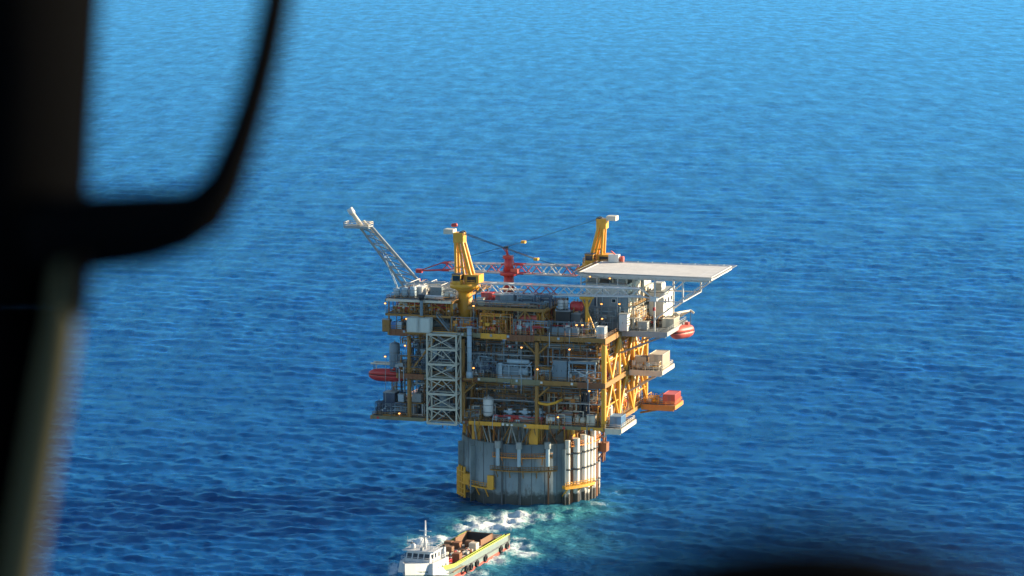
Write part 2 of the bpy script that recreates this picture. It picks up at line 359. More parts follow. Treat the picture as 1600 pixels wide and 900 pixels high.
# ------------------------------------------------------------------ spar hull
RH, ZT = 19.1, 17.2
def onhull(deg, r=RH): return (r * math.sin(R(deg)), -r * math.cos(R(deg)))
def build_hull():
    t = T('spar_hull', 'huge blue grey cylindrical floating hull carrying the whole platform out of the sea', 'hull', (0, 0, 0))
    h = t.mesh('shell', G().cyl((0, 0, -14), (0, 0, ZT), RH, n=96), HUL)
    for a in list(range(-80, 48, 11)): # vertical plate seams
        x, y = onhull(a, RH + .02); t.bar('seam', (x, y, -1), (x, y, ZT - .2), .09, DGR, 6)
    for a in (-59, -36, 46.5): # strakes
        x, y = onhull(a); x2, y2 = onhull(a, RH + 1.6); d = Vector((y2, -x2)).normalized() * .22
        g = G().rings([[(x - d.x, y - d.y, z), (x2 - d.x, y2 - d.y, z), (x2 + d.x, y2 + d.y, z), (x + d.x, y + d.y, z)] for z in (-6, ZT - 1.5)], True, False)
        t.mesh('strake', g, HUL)
    for a in (-6, 9.5, 33): # dark riser guides
        x, y = onhull(a, RH + .45); t.bar('riser_pipe', (x, y, -4), (x, y, ZT + 2), .24, DGR if a != 33 else RST, 10)
    for a, r, m in ((50, .75, CAIS), (54, .55, RST), (58, 1.05, CAIS), (63, .6, DGR), (67, .9, CAIS), (72, .85, CAIS), (77, .9, CAIS), (83, .85, CAIS), (90, .7, RST), (97, .8, CAIS)): # caissons on the sunny side
        x, y = onhull(a, RH + r * .9); t.bar('caisson', (x, y, -5), (x, y, ZT + .6 + (a % 7) * .3), r, m, 14)
        for z in (4.5, 9.5, 14): # clamps
            t.bar('clamp', (x, y, z), (x, y, z + .5), r * 1.18, DGR, 14)
    # walkways: curved orange galleries with brackets
    def gallery(z, a0, a1, mat, w=1.0, n=24, railing=True, br=5):
        rs = []
        for i in range(n + 1):
            a = a0 + (a1 - a0) * i / n; p = onhull(a, RH - .1); q = onhull(a, RH + w); rs.append([(*p, z), (*q, z), (*q, z + .3), (*p, z + .3)])
        o = t.mesh('gallery', G().rings(rs, True, False), mat)
        if railing: t.mesh('handrail', rail(G(), [(*onhull(a0 + (a1 - a0) * i / n, RH + w - .1), z + .3) for i in range(n + 1)], step=1.2, r=.07), mat, o, 'stuff')
        for i in range(br):
            a = a0 + (a1 - a0) * (i + .5) / br; p0 = onhull(a, RH); p1 = onhull(a, RH + w); t.bar('bracket', (*p0, z - 1.9), (*p1, z), .13, mat)
    gallery(13.4, -14, 36, ORG, .9, br=3); gallery(9.6, -16, 40, YELD, 1.1, br=5)
    gallery(16.2, 52, 104, ORG, 1.6, br=6, railing=True)
    for px in (780, 811, 853): # white fairlead pipes hung on the front
        a = math.degrees(math.asin((px - 826) / 5.5 / RH)) + 17; x, y = onhull(a, RH + .9)
        t.bar('fairlead_pipe', (x, y, 11.2), (x, y, 16.2), .55, LBL, 12); t.bar('fairlead_head', (x, y, 16.2), (x, y, 18.2), .95, GRY, 8)
        t.bar('chain', (*onhull(a, RH + .4), 16.9), (x * .97, y * .97, 21.5), .3, DGR)
    # boat landing fender on the shaded corner
    t2 = T('boat_landing', 'yellow tubular boat landing fender bolted to the shaded side of the hull', 'fender', (*onhull(-50), 2))
    for a in (-59, -54, -49, -44):
        x, y = onhull(a, RH + 1.7); t2.bar('fender_post', (x, y, .4), (x, y, 9.2 if a > -57 else 8.2), .38, YEL, 8)
        for z in (2.0, 7.2): t2.bar('standoff', (*onhull(a, RH - .1), z), (x, y, z), .25, YEL)
    for z in (1.2, 2.8, 4.4, 6.0, 7.6):
        for a, b in ((-59, -54), (-54, -49), (-49, -44)): t2.bar('rung', (*onhull(a, RH + 1.7), z), (*onhull(b, RH + 1.7), z), .22, YEL)
    g = G(); rs = []
    for i in range(13):
        a = -47 + 34 * i / 12; p = onhull(a, RH - .1); q = onhull(a, RH + 1.5); rs.append([(*p, 4.1), (*q, 4.1), (*q, 4.5), (*p, 4.5)])
    lp = t2.mesh('landing_platform', g.rings(rs, True, False), YEL)
    t2.mesh('handrail', rail(G(), [(*onhull(-47 + 34 * i / 12, RH + 1.4), 4.5) for i in range(13)], step=1.5, r=.09, h=1.3), YEL, lp, 'stuff')
    for a in (-40, -30, -20): t2.bar('bracket', (*onhull(a, RH), 1.8), (*onhull(a, RH + 1.4), 4.1), .2, YEL)
    x, y = onhull(-15, RH + 1.2); t2.box('ladder_cage', x - .9, x + .9, y - .5, y + .4, 4.5, 8.2, YEL)
    x, y = onhull(-41, RH + 1.0); t2.box('ladder_box', x - 1.6, x + 1.6, y - .6, y + .5, 4.4, 7.4, YEL)
    t3 = T('landing_stage', 'yellow landing stage hung across the pale caissons on the sunny side of the hull', 'platform', (*onhull(60), 3))
    rs = []
    for i in range(11):
        a = 44 + 30 * i / 10; p = onhull(a, RH + 1.2); q = onhull(a, RH + 3.2); rs.append([(*p, 4.6), (*q, 4.6), (*q, 5.4), (*p, 5.4)])
    o = t3.mesh('deck', G().rings(rs, True, False), YEL)
    t3.mesh('handrail', rail(G(), [(*onhull(44 + 30 * i / 10, RH + 3.1), 5.4) for i in range(11)], r=.09, step=1.4), YEL, o, 'stuff')
    for a in (46, 58, 72): t3.bar('bracket', (*onhull(a, RH + .2), 2.2), (*onhull(a, RH + 3), 4.6), .22, YEL)
    # rusty lattice gantry high on the far side
    t4 = T('chain_gantry', 'rusty orange chain jack gantry bracketed off the sunny rim of the hull', 'gantry', (*onhull(98), 14))
    x, y = onhull(98, RH + 1.5)
    lattice(t4, (x, y, 9.5), (x, y, 20.5), 1.0, 1.4, 4, RST, RST, .26, .18, up=Vector((0, 1, 0)))
    t4.box('chain_jack', x - 1.6, x + 2.2, y - 1.5, y + 1.5, 12.5, 15.0, RST); t4.box('cap_beam', x - 2.4, x + 1.6, y - 1.7, y + 1.7, 20.3, 21.2, ORG)
    t4.bar('bracket', (*onhull(98), 8), (x, y, 10), .3, RST); t4.bar('bracket', (*onhull(98), 16), (x, y, 17), .3, RST)
build_hull()

# ------------------------------------------------------------------ topside steelwork
def deck_part(t, z, u0, u1, v0, v1, em, thick=1.5, rails=True, plate=DCK, seg=0):
    d = t.box('deck_plate', u0 + .05, u1 - .05, v0 + .05, v1 - .05, z - .35, z, plate)
    e = .45
    if not seg: t.box('edge_beam', u0, u1, v0 - e, v0 + .04, z - thick, z + .12, em, d)
    else: # the front fascia is a row of girders of different depth, set in and out, with brackets, conduits and boxes on it
        rs = random.Random(seg); x = u0
        while x < u1 - .1:
            w = min(u1 - x, rs.uniform(4, 10)); w = u1 - x if u1 - x - w < 2 else w; k = rs.uniform(.62, 1.15); o = rs.uniform(.1, .55); m = rs.choice((em, em, YEL, FAD, FAD, RST))
            t.box('edge_beam', x + .004, x + w - .004, v0 - o, v0 + .04, z - thick * k, z + .12, m, d); t.box('beam_flange', x + .01, x + w - .01, v0 - o - .14, v0 - o - .003, z - thick * k, z - thick * k + .12, m, d)
            for j in range(int(w / 1.3)):
                xx = x + .5 + j * 1.3; q = rs.random()
                if q < .5: t.box('stiffener', xx - .06, xx + .06, v0 - o - .12, v0 - o - .003, z - thick * k + .13, z + .1, m, d)
                elif q < .62: t.box('junction_box', xx - .3, xx + .3, v0 - o - .3, v0 - o - .003, z - .7, z - rs.uniform(0, .2), rs.choice((LBL, GRY, WHT, RED)), d)
                elif q < .8: t.bar('conduit', (xx, v0 - o - .12, z + rs.uniform(.5, 2.2)), (xx, v0 - o - .12, z - thick * k - rs.uniform(.3, 2.0)), rs.uniform(.06, .14), rs.choice((GRY, LBL, YELD, RST)), 6, d)
            x += w
    t.box('edge_beam', u0, u1, v1 - .04, v1 + e, z - thick, z + .12, em, d)
    t.box('edge_beam', u0 - e, u0 + .04, v0 - e - .003, v1 + e + .003, z - thick + .003, z + .117, em, d); t.box('edge_beam', u1 - .04, u1 + e, v0 - e - .003, v1 + e + .003, z - thick + .003, z + .117, em, d)
    n = max(2, int((u1 - u0) / 6))
    for i in range(1, n): t.box('floor_beam', u0 + (u1 - u0) * i / n - .2, u0 + (u1 - u0) * i / n + .2, v0 + .06, v1 - .06, z - thick + .1, z - .352, YELD, d)
    if rails: t.mesh('handrail', rail(G(), [(u0, v0, z), (u1, v0, z), (u1, v1, z), (u0, v1, z), (u0, v0, z)]), YELD, d, 'stuff')
    return d
def build_frame():
    t = T('topside_steelwork', 'three storey yellow steel deck frame standing on top of the cylindrical hull', 'deck structure', (0, 0, ZT))
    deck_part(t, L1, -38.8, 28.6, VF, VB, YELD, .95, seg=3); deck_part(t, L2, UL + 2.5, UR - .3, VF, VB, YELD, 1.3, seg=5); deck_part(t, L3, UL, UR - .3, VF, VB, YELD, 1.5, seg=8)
    cu = (-28, -12.2, 9.3, 28.4); cv = (-23.2, -7.6, 7.8, 23.2)
    for u in cu:
        for v in cv:
            if abs(u) < 20 and abs(v) < 20: continue
            r = .62 if u < 28 else .72
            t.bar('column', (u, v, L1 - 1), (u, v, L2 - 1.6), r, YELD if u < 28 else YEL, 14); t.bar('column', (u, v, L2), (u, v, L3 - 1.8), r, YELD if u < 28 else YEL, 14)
    for a in (-40, 22, 58, 130, 180, 230, -75): # legs down to the hull
        x, y = onhull(a, RH - 1.8); t.box('deck_leg', x - 1.3, x + 1.3, y - 1.3, y + 1.3, ZT - .2, L1 - 1.1, YEL)
        t.bar('leg_brace', (x * .6, y * .6, ZT), (x, y, L1 - 1.5), .45, YELD, 8)
    # bracing on the sunny side face
    u = 28.5
    for z0, z1 in ((L1, L2 - 1.6), (L2, L3 - 1.8)):
        for a, b in ((cv[0], cv[1]), (cv[1], cv[2]), (cv[2], cv[3])):
            m = (a + b) / 2
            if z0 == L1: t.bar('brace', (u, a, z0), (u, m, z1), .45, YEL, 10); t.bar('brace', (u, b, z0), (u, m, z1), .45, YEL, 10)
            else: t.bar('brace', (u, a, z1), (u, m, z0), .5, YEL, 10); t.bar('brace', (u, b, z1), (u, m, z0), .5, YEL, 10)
        t.bar('girt', (u, cv[0], (z0 + z1) / 2), (u, cv[1], (z0 + z1) / 2), .2, YEL); t.bar('girt', (u, cv[2], z0 + 4), (u, cv[3], z0 + 4), .2, YEL)
    for v in (cv[0], cv[3]): # bracing in the front and back rows
        t.bar('brace', (9.3, v, L3 - 5.5), (5.5, v, L3 - 1.9), .3, YELD, 8); t.bar('brace', (9.3, v, L3 - 5.5), (13, v, L3 - 1.9), .3, YELD, 8)
        t.bar('brace', (-12.2, v, L2 - 5), (-8.5, v, L2 - 1.7), .3, YELD, 8); t.bar('brace', (-28, v, L2), (-20, v, L3 - 1.9), .34, YELD, 8)
        t.bar('brace', (9.3, v, L2 - 5), (13, v, L2 - 1.7), .3, YELD, 8)
    for v in cv: t.bar('brace', (-28, v, L1), (-36, v, L1 + .2), .3, YELD, 8)
    # firewalls behind the first rows of equipment: separate plated panels
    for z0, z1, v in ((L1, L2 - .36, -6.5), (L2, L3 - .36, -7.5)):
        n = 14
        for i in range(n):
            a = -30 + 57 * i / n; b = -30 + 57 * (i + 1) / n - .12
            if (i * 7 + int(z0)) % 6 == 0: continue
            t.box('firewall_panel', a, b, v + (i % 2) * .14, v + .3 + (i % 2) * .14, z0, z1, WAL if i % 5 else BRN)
    # cantilevered side platforms
    for z, u0, u1, v0, v1, m in ((L3, 29.4, 42.0, -7.5, 16, GRY), (L2, 29.4, 38.6, 1, 14.5, CRM), (L1, 29.1, 38.8, 15.5, 25, ORG), (L1, 29.1, 33.4, -24, -8.5, CRM)):
        d = t.box('cantilever_deck', u0, u1, v0, v1, z - .4, z + .02, DCK); t.box('edge_beam', u1, u1 + .4, v0 - .3, v1 + .3, z - 1.1, z + .1, m, d)
        t.box('edge_beam', u0, u1 - .003, v0 - .35, v0, z - 1.5, z + .1, m, d); t.box('edge_beam', u0, u1 - .003, v1, v1 + .35, z - 1.5, z + .1, m, d)
        t.mesh('handrail', rail(G(), [(u0, v0, z), (u1, v0, z), (u1, v1, z), (u0, v1, z)]), m, d, 'stuff')
        for v in (v0 + 1, v1 - 1): t.bar('knee_brace', (28.6, v, z - (6.5 if z > L1 else 2.6)), (u1 - (1 if z > L1 else 4), v, z - 1.2), .3, m, 8)
    # davit beams over the left lifeboat
    return t
build_frame()

# ------------------------------------------------------------------ white lattice stair tower on the front
def build_stair_tower():
    t = T('stair_tower', 'white lattice stair tower standing against the shaded front of the decks', 'stair tower', (-16.7, -26, L1 - .8))
    x0, x1, y0, y1 = -20.9, -12.4, -28.6, -24.7
    n = 6; z0 = 23.8; z1 = 48.8
    for x in (x0, x1):
        for y in (y0, y1): t.bar('corner_post', (x, y, z0), (x, y, z1), .27, TWR, 8)
    for i in range(n + 1):
        z = z0 + (z1 - z0) * i / n
        t.box('ring_beam', x0 - .1, x1 + .1, y0 - .2, y0 + .2, z - .28, z + .28, TWR); t.bar('ring_beam', (x0, y1, z), (x1, y1, z), .2, TWR)
        for x in (x0, x1): t.bar('ring_beam', (x, y0, z), (x, y1, z), .2, TWR)
        t.box('tie_back', x0 + 1, x0 + 1.4, y1, -23.8, z - .15, z + .15, TWR)
        if i < n:
            zb = z + (z1 - z0) / n; m = (x0 + x1) / 2
            if i % 2: a = [((x0, y0, zb), (x1, y0, z)), ((x0, y0, z), (m, y0, (z + zb) / 2)), ((x1, y0, zb), (m, y0, (z + zb) / 2))]
            else: a = [((x0, y0, z), (m, y0, zb)), ((x1, y0, z), (m, y0, zb)), ((x0, y0, zb), (m + .8, y0, (z + zb) / 2))]
            for p, q in a: t.bar('brace', p, q, .15, TWR)
            for x in (x0, x1): t.bar('brace', (x, y0, z if i % 2 else zb), (x, y1, zb if i % 2 else z), .13, TWR)
            # a flight of stairs in every bay
            up = i % 2 == 0; xa, xb = (x0 + 1.2, x1 - 1.2) if up else (x1 - 1.2, x0 + 1.2); ya = y0 + (.9 if up else 2.1)
            for yy in (ya, ya + 1.0): t.bar('stair_stringer', (xa, yy, z), (xb, yy, zb), .11, GRY)
            for k in range(11):
                f = (k + .5) / 11; x = xa + (xb - xa) * f; zz = z + (zb - z) * f; t.box('tread', x - .17, x + .17, ya, ya + 1.0, zz, zz + .06, GRY)
            lx = x1 - 1.3 if up else x0; t.box('landing', lx + .1, lx + 1.2, y0 + .3, y1 - .3, zb - .12, zb - .02, GRY)
build_stair_tower()

# ------------------------------------------------------------------ living quarters and helideck
def build_quarters():
    x0, x1, y0, y1, z0, z1 = 17.4, 30.6, -6.2, 22.5, L3, 62.0
    t = T('living_quarters', 'four storey accommodation block under the helideck, grey front and cream sunny side', 'building', ((x0 + x1) / 2, 8, L3))
    nf = 4; h = (z1 - z0) / nf
    for k in range(nf):
        za, zb = z0 + k * h, z0 + (k + 1) * h - .25; ins = .0 if k < 3 else .8
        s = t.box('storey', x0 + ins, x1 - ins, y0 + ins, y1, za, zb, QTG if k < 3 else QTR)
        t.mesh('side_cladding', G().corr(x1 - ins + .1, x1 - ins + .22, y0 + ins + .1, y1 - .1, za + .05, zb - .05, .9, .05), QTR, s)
        t.box('floor_band', x0 - .15, x1 + .2, y0 - .2, y1 + .1, zb + .003, zb + .24, GRY)
        for i, x in enumerate((19.4, 22.6, 26.6, 29.2)):
            if (i + k) % 3 != 1 or k == 3: continue
            w = t.box('window', x - .65, x + .65, y0 + ins - .09, y0 + ins + .02, za + 1.0, za + 2.2, WHT, s); t.box('pane', x - .5, x + .5, y0 + ins - .12, y0 + ins - .085, za + 1.15, za + 2.05, GLS, s)
        for i, y in enumerate((-2, 3, 8, 13, 18)):
            if (i + k) % 4 == 1: continue
            t.box('window', x1 - ins + .2, x1 - ins + .33, y - .65, y + .65, za + 1.0, za + 2.2, GRY, s); t.box('pane', x1 - ins + .32, x1 - ins + .36, y - .5, y + .5, za + 1.15, za + 2.05, GLS, s)
    t.box('door', 24.2, 25.3, y0 - .12, y0, z0, z0 + 2.1, NAV); t.box('door', 21.0, 22.1, y0 - .12, y0, z0 + h * 2, z0 + h * 2 + 2.1, NAV)
    # outside galleries on the sunny side with stairs, ducts and pipes
    for k in (1, 2):
        z = z0 + k * h; d = t.box('gallery', x1 + .21, x1 + 2.2, y0, y1 - 4, z, z + .15, GRY); t.mesh('handrail', rail(G(), [(x1 + .3, y0, z), (x1 + 2.1, y0, z), (x1 + 2.1, y1 - 4, z)]), YEL, d, 'stuff')
        t.bar('gallery_strut', (x1 + 2, y0 + 2, z), (x1 + .2, y0 + 2, z - 2), .1, GRY); t.bar('gallery_strut', (x1 + 2, 8, z), (x1 + .2, 8, z - 2), .1, GRY)
    for y, r, zt in ((-4.2, .45, 64), (-1.5, .3, 60), (5.5, .55, 64), (11, .35, 58)): t.bar('duct', (x1 + 1.2, y, z0 + .2), (x1 + 1.2, y, zt), r, CRM, 12)
    t.bar('stair_stringer', (x1 + .6, 2, z0), (x1 + .6, 6.5, z0 + h), .16, YEL); t.bar('stair_stringer', (x1 + 1.7, 2, z0), (x1 + 1.7, 6.5, z0 + h), .16, YEL)
    for k in range(8): t.box('tread', x1 + .6, x1 + 1.7, 2 + k * .56, 2.3 + k * .56, z0 + h * (k + .5) / 8, z0 + h * (k + .5) / 8 + .07, GRY)
    for i, (x, y) in enumerate(((20, -3), (24, 1), (28, -4))):
        b = t.box('air_handler', x - 1.3, x + 1.3, y - 1, y + 1, z1, z1 + 1.7, GRY); t.cyl('fan', (x, y, z1 + 1.7), (x, y, z1 + 1.95), .7, DGR, parent=b)
    for x in (17.2, 21.8, 27.8): t.bar('roof_post', (x, y0 - .4, z0), (x, y0 - .4, 64.6), .18, WHT, 8)
    an = t.box('annex', x1 + 2.4, 37.2, 8.5, 21, z0 + .03, 57.8, QTR); t.box('annex_roof', x1 + 2.2, 37.5, 8.3, 21.2, 57.803, 58.1, GRY, an)
    for y in (11, 14.5, 18): t.box('window', 37.2, 37.28, y - .6, y + .6, 54.6, 55.8, GLS, an)
    t.box('door', 37.2, 37.28, 9.2, 10.2, z0 + .1, z0 + 2.2, GRY, an); t.box('roof_unit', 33.6, 36, 11, 15, 58.1, 60.2, WHT, an); t.box('vent', 34, 35.2, 17, 19, 58.1, 59.4, WHT, an)
    # pipes and a conduit on the shaded front
    for x, a, b in ((18.3, 50, 58), (23.4, 51, 61), (28.4, 49.2, 60)): t.bar('conduit', (x, y0 - .35, a), (x, y0 - .35, b), .14, LBL, 6)
    # lattice frame between roof and helideck
build_quarters()

def build_helideck():
    x0, x1, y0, y1, z = 17.2, 54.6, -8.3, 16.6, 65.0
    t = T('helideck', 'wide pale grey rectangular helicopter deck overhanging the accommodation block', 'helideck', (36, 4, 63))
    nx, ny = 12, 5
    for i in range(nx): # planks of deck panels
        a = x0 + (x1 - x0) * i / nx; b = x0 + (x1 - x0) * (i + 1) / nx - .03
        for j in range(ny):
            c = y0 + (y1 - y0) * j / ny; d = y0 + (y1 - y0) * (j + 1) / ny - .03; t.box('deck_panel', a, b, c, d, z - .3, z, HEL)
    e = t.box('edge_beam', x0 - .2, x1 + .2, y0 - .3, y0 - .002, z - .9, z + .12, HEL); t.box('edge_beam', x0 - .2, x1 + .2, y1 + .002, y1 + .3, z - .9, z + .12, HEL)
    t.box('edge_beam', x1 + .002, x1 + .4, y0 - .303, y1 + .303, z - .897, z + .117, HEL); t.box('edge_beam', x0 - .4, x0 - .002, y0 - .303, y1 + .303, z - .897, z + .117, HEL)
    # sloping safety net frame round the edge
    g = G(); P = [(x0, y0), (x1, y0), (x1, y1), (x0, y1)]; Q = [(x0 - 1.6, y0 - 1.6), (x1 + 1.6, y0 - 1.6), (x1 + 1.6, y1 + 1.6), (x0 - 1.6, y1 + 1.6)]
    for k in range(4):
        a, b = Vector(P[k]), Vector(P[(k + 1) % 4]); c, d = Vector(Q[k]), Vector(Q[(k + 1) % 4]); n = int((b - a).length / 1.6)
        g.cyl((*c, z + .15), (*d, z + .15), .07, n=4); g.cyl((*c.lerp(a, .5), z - .05), (*d.lerp(b, .5), z - .05), .05, n=4)
        for i in range(n + 1): g.cyl((*a.lerp(b, i / n), z - .25), (*c.lerp(d, i / n), z + .15), .05, n=4)
    t.mesh('safety_net', g, GRY, None, 'stuff')
    mk = G()
    for a, b, c, d in ((x0 + .8, x1 - .8, y0 + .8, y0 + 1.1), (x0 + .8, x1 - .8, y1 - 1.1, y1 - .8), (x0 + .8, x0 + 1.1, y0 + 1.1, y1 - 1.1), (x1 - 3.6, x1 - 3.3, y0 + 1.1, y1 - 1.1)): mk.box(a, b, c, d, z + .004, z + .008)
    t.mesh('border_marking', mk, WHT)
    # girders and the truss under the overhang
    for y in (y0 + 1.5, 4, y1 - 1.5):
        t.box('girder', x0 + .5, x1 - .5, y - .25, y + .25, z - 1.6, z - .31, WHT)
        if y == 4: continue
        t.bar('bottom_chord', (36.5, y, 57.6), (46.5, y, 57.6), .17, WHT, 8); t.bar('strut', (53.5, y, z - 1.2), (38.5, y, 52.4), .2, WHT, 8); t.bar('strut', (45.5, y, z - 1.4), (38.5, y, 57.6), .15, WHT, 8)
        for x in (38.5, 46.5): t.bar('hanger', (x, y, z - 1.4), (x, y, 57.6 if x > 40 else 49.0), .26, WHT, 10)
    for x in (38.5, 46.5): t.bar('cross_tie', (x, y0 + 1.5, 57.6), (x, y1 - 1.5, 57.6), .15, WHT)
    for x in (18.5, 22, 26, 30): # legs on the roof of the block
        for y in (-5.2, 4, 14): t.bar('leg', (x, y, 61.9), (x, y, z - .4), .28, CRM, 8)
    for x in range(19, 54, 5): t.box('cross_girder', x, x + .3, y0 + .3, y1 - .3, z - 1.1, z - .311, GRY)
    for i in range(9): # perimeter lamps along the far edge
        x = x0 + 2 + i * 4.2; t.bar('perimeter_light', (x, y1 + .1, z + .12), (x, y1 + .1, z + .5), .12, WHT)
    b = T('helideck_equipment', 'white foam monitor cabinet with pink red hose drum at the rear edge of the helideck', 'fire monitor', (20.5, 15.5, z))
    b.box('cabinet', 19.2, 22.2, 15.2, 17.2, z + .13, z + 2.3, WHT); b.cyl('hose_drum', (22.3, 16.6, z + 1.0), (23.4, 16.6, z + 1.0), .8, SAL); b.bar('nozzle', (21, 16, z + 2.3), (20, 15, z + 3.4), .2, RED); b.box('footing', 19.4, 23.3, 16.1, 17.4, z - .2, z + .14, GRY)
build_helideck()

# ------------------------------------------------------------------ cranes
def boom_colour(seq):
    return lambda f: seq[min(len(seq) - 1, int(f * len(seq)))]
WW, RR_, WR = (WHT, WHT), (RED, RED), (WHT, SAL)
def build_crane(name_label, u, v, zb, zs, top, boom_a, boom_b, seq, tip, bridle, face, pend=True, headcol=YEL, group=None, nb=18, gw=1.0, rope=.09):
    """pedestal from zb to the slew ring at zs, gantry to top (u,v,z), boom from boom_a to boom_b; face = +1 boom to the right"""
    t = T('pedestal_crane', name_label, 'crane', (u, v, zb), group)
    t.cyl('pedestal', (u, v, zb), (u, v, zs - 1.6), 2.0, YEL, n=24); t.cyl('pedestal_flare', (u, v, zs - 1.7), (u, v, zs - .5), 2.0, YEL, 3.4, 24)
    p = t.cyl('slew_platform', (u, v, zs - .55), (u, v, zs + .8), 4.3, YEL, n=20)
    t.mesh('handrail', rail(G(), [(u + 4.2 * math.cos(k * .6283), v + 4.2 * math.sin(k * .6283), zs + .8) for k in range(11)], r=.08), YEL, p, 'stuff')
    c = t.box('cab', u - 2.6, u - .1, v - 4.0, v - 1.2, zs + .8, zs + 3.5, YEL)
    t.box('cab_window', u - 2.4, u - .3, v - 4.06, v - 3.98, zs + 1.7, zs + 3.2, GLS, c); t.box('cab_window', u - .12, u - .04, v - 3.7, v - 1.6, zs + 1.7, zs + 3.2, GLS, c); t.box('cab_window', u - 2.66, u - 2.58, v - 3.7, v - 1.6, zs + 1.7, zs + 3.2, GLS, c)
    t.box('cab_roof', u - 2.8, u + .1, v - 4.2, v - 1.0, zs + 3.503, zs + 3.7, NAV, c)
    m = t.box('machinery_house', u + .6, u + 4.6, v - 2.0, v + 2.6, zs + .8, zs + 3.3, YEL); t.box('louvre', u + 1.2, u + 3.8, v - 2.08, v - 1.99, zs + 1.2, zs + 2.8, BLK, m)
    # A-frame gantry
    tu, tv, tz = top
    for dv in (-1.5, 1.5):
        t.bar('gantry_leg', (u + 2.6 * gw * face, v + dv, zs + .8), (tu + .8 * gw * face, v + dv * .75, tz), .5, YEL, 8); t.bar('gantry_leg', (u - 2.2 * gw * face, v + dv, zs + .8), (tu - .9 * gw * face, v + dv * .75, tz), .42, YEL, 8)
        t.bar('gantry_leg', (u + .6 * face, v + dv, zs + .8), (tu + .1, v + dv * .75, tz - 1), .34, YEL, 8)
    for f in (.35, .7):
        a = Vector((u + 2.6 * gw * face, 0, zs + .8)).lerp(Vector((tu + .8 * gw * face, 0, tz)), f); b = Vector((u - 2.2 * gw * face, 0, zs + .8)).lerp(Vector((tu - .9 * gw * face, 0, tz)), f)
        for dv in (-1.4, 1.4): t.bar('gantry_tie', (a.x, v + dv, a.z), (b.x, v + dv, b.z), .16, YEL)
    h = t.box('sheave_head', tu - 1.4, tu + 1.5, v - 1.5, v + 1.5, tz - 1.2, tz + 1.6, headcol)
    for dv in (-.9, .9): t.cyl('sheave', (tu + .9 * face, v + dv - .25, tz + 1.3), (tu + .9 * face, v + dv + .25, tz + 1.3), .8, DGR, parent=h)
    t.box('head_platform', tu - 2.9 * face - 1.3, tu - 2.9 * face + 1.5, v - 1.6, v + 1.6, tz + 1.2, tz + 2.5, CRM)
    # boom
    P = lattice(t, boom_a, boom_b, 1.5, 1.1, nb, WHT, WHT, .23, .14, colf=boom_colour(seq))
    a, b = Vector(boom_a), Vector(boom_b); bp = t.bar('boom_foot', (u + 2.0 * face, v, zs + .3), a, .8, YEL, 8)
    tp = Vector(tip)
    for k in range(4): t.bar('tip_chord', P[-1][k], tp + Vector((0, .5 if k in (1, 2) else -.5, 0)), .15, seq[-1][0])
    t.box('tip_sheave_box', tp.x - .9, tp.x + .9, tp.y - .7, tp.y + .7, tp.z - .6, tp.z + .5, seq[-1][0])
    if pend:
        br = Vector(bridle)
        for dv in (-.8, .8):
            t.tube('luffing_rope', [(tu + .8 * face, v + dv, tz + 1.5), tuple(br + Vector((0, dv * .6, 0)))], rope, ROPE, 5)
            t.tube('pendant', [tuple(br + Vector((0, dv * .6, 0))), tuple(b + Vector((0, dv, 1.0)))], .045, ROPE, 5)
        t.box('bridle_block', br.x - .6, br.x + .6, br.y - .8, br.y + .8, br.z - .35, br.z + .35, YEL)
    hk = tp + Vector((0, 0, -2.4)); t.bar('hook_rope', tp, hk, .07, ROPE); t.box('hook_block', hk.x - .3, hk.x + .3, hk.y - .3, hk.y + .3, hk.z - .9, hk.z + .05, RED)
    return t
V1 = -15.0
u1, _ = pv(727, 450, V1)
ba = (pv(748, 450, V1)[0], V1, pv(748, 450, V1)[1]); bb = (pv(1000, 457, V1)[0], V1, pv(1000, 457, V1)[1]); tip = (pv(1022, 467, V1)[0], V1, pv(1022, 467, V1)[1]); br = (pv(838, 405, V1)[0], V1, pv(838, 405, V1)[1])
c1 = build_crane('tall yellow pedestal crane with white boom laid across the front of the grey quarters', u1, V1, L3, pv(727, 446, V1)[1], (pv(718, 372, V1)[0], V1, pv(718, 372, V1)[1]), ba, bb,
            [WW, WW, WW, WR, WR, WR, WW, WW, WW, WW, WW, WW], tip, br, 1)
bu, bz = pv(710, 352, V1); c1.bar('beacon_pole', (bu, V1, bz - 2.6), (bu, V1, bz), .06, DGR); c1.mesh('beacon', G().capsule((bu - .5, V1, bz), (bu + .5, V1, bz + .1), .55, 10, .8), RED)
V2 = 21.0
u2, _ = pv(933, 405, V2); q = lambda x, y: (pv(x, y, V2)[0], V2, pv(x, y, V2)[1])
build_crane('yellow pedestal crane rising behind the helideck, its red tipped boom reaching over the deck', u2, V2, L3, pv(933, 414, V2)[1], q(941, 350), q(903, 423), q(692, 416), [WR, WW, WW, WR, RR_, RR_, WR, WW, WW, WR, RR_], q(655, 423), q(818, 378), -1, gw=.72, rope=.04)
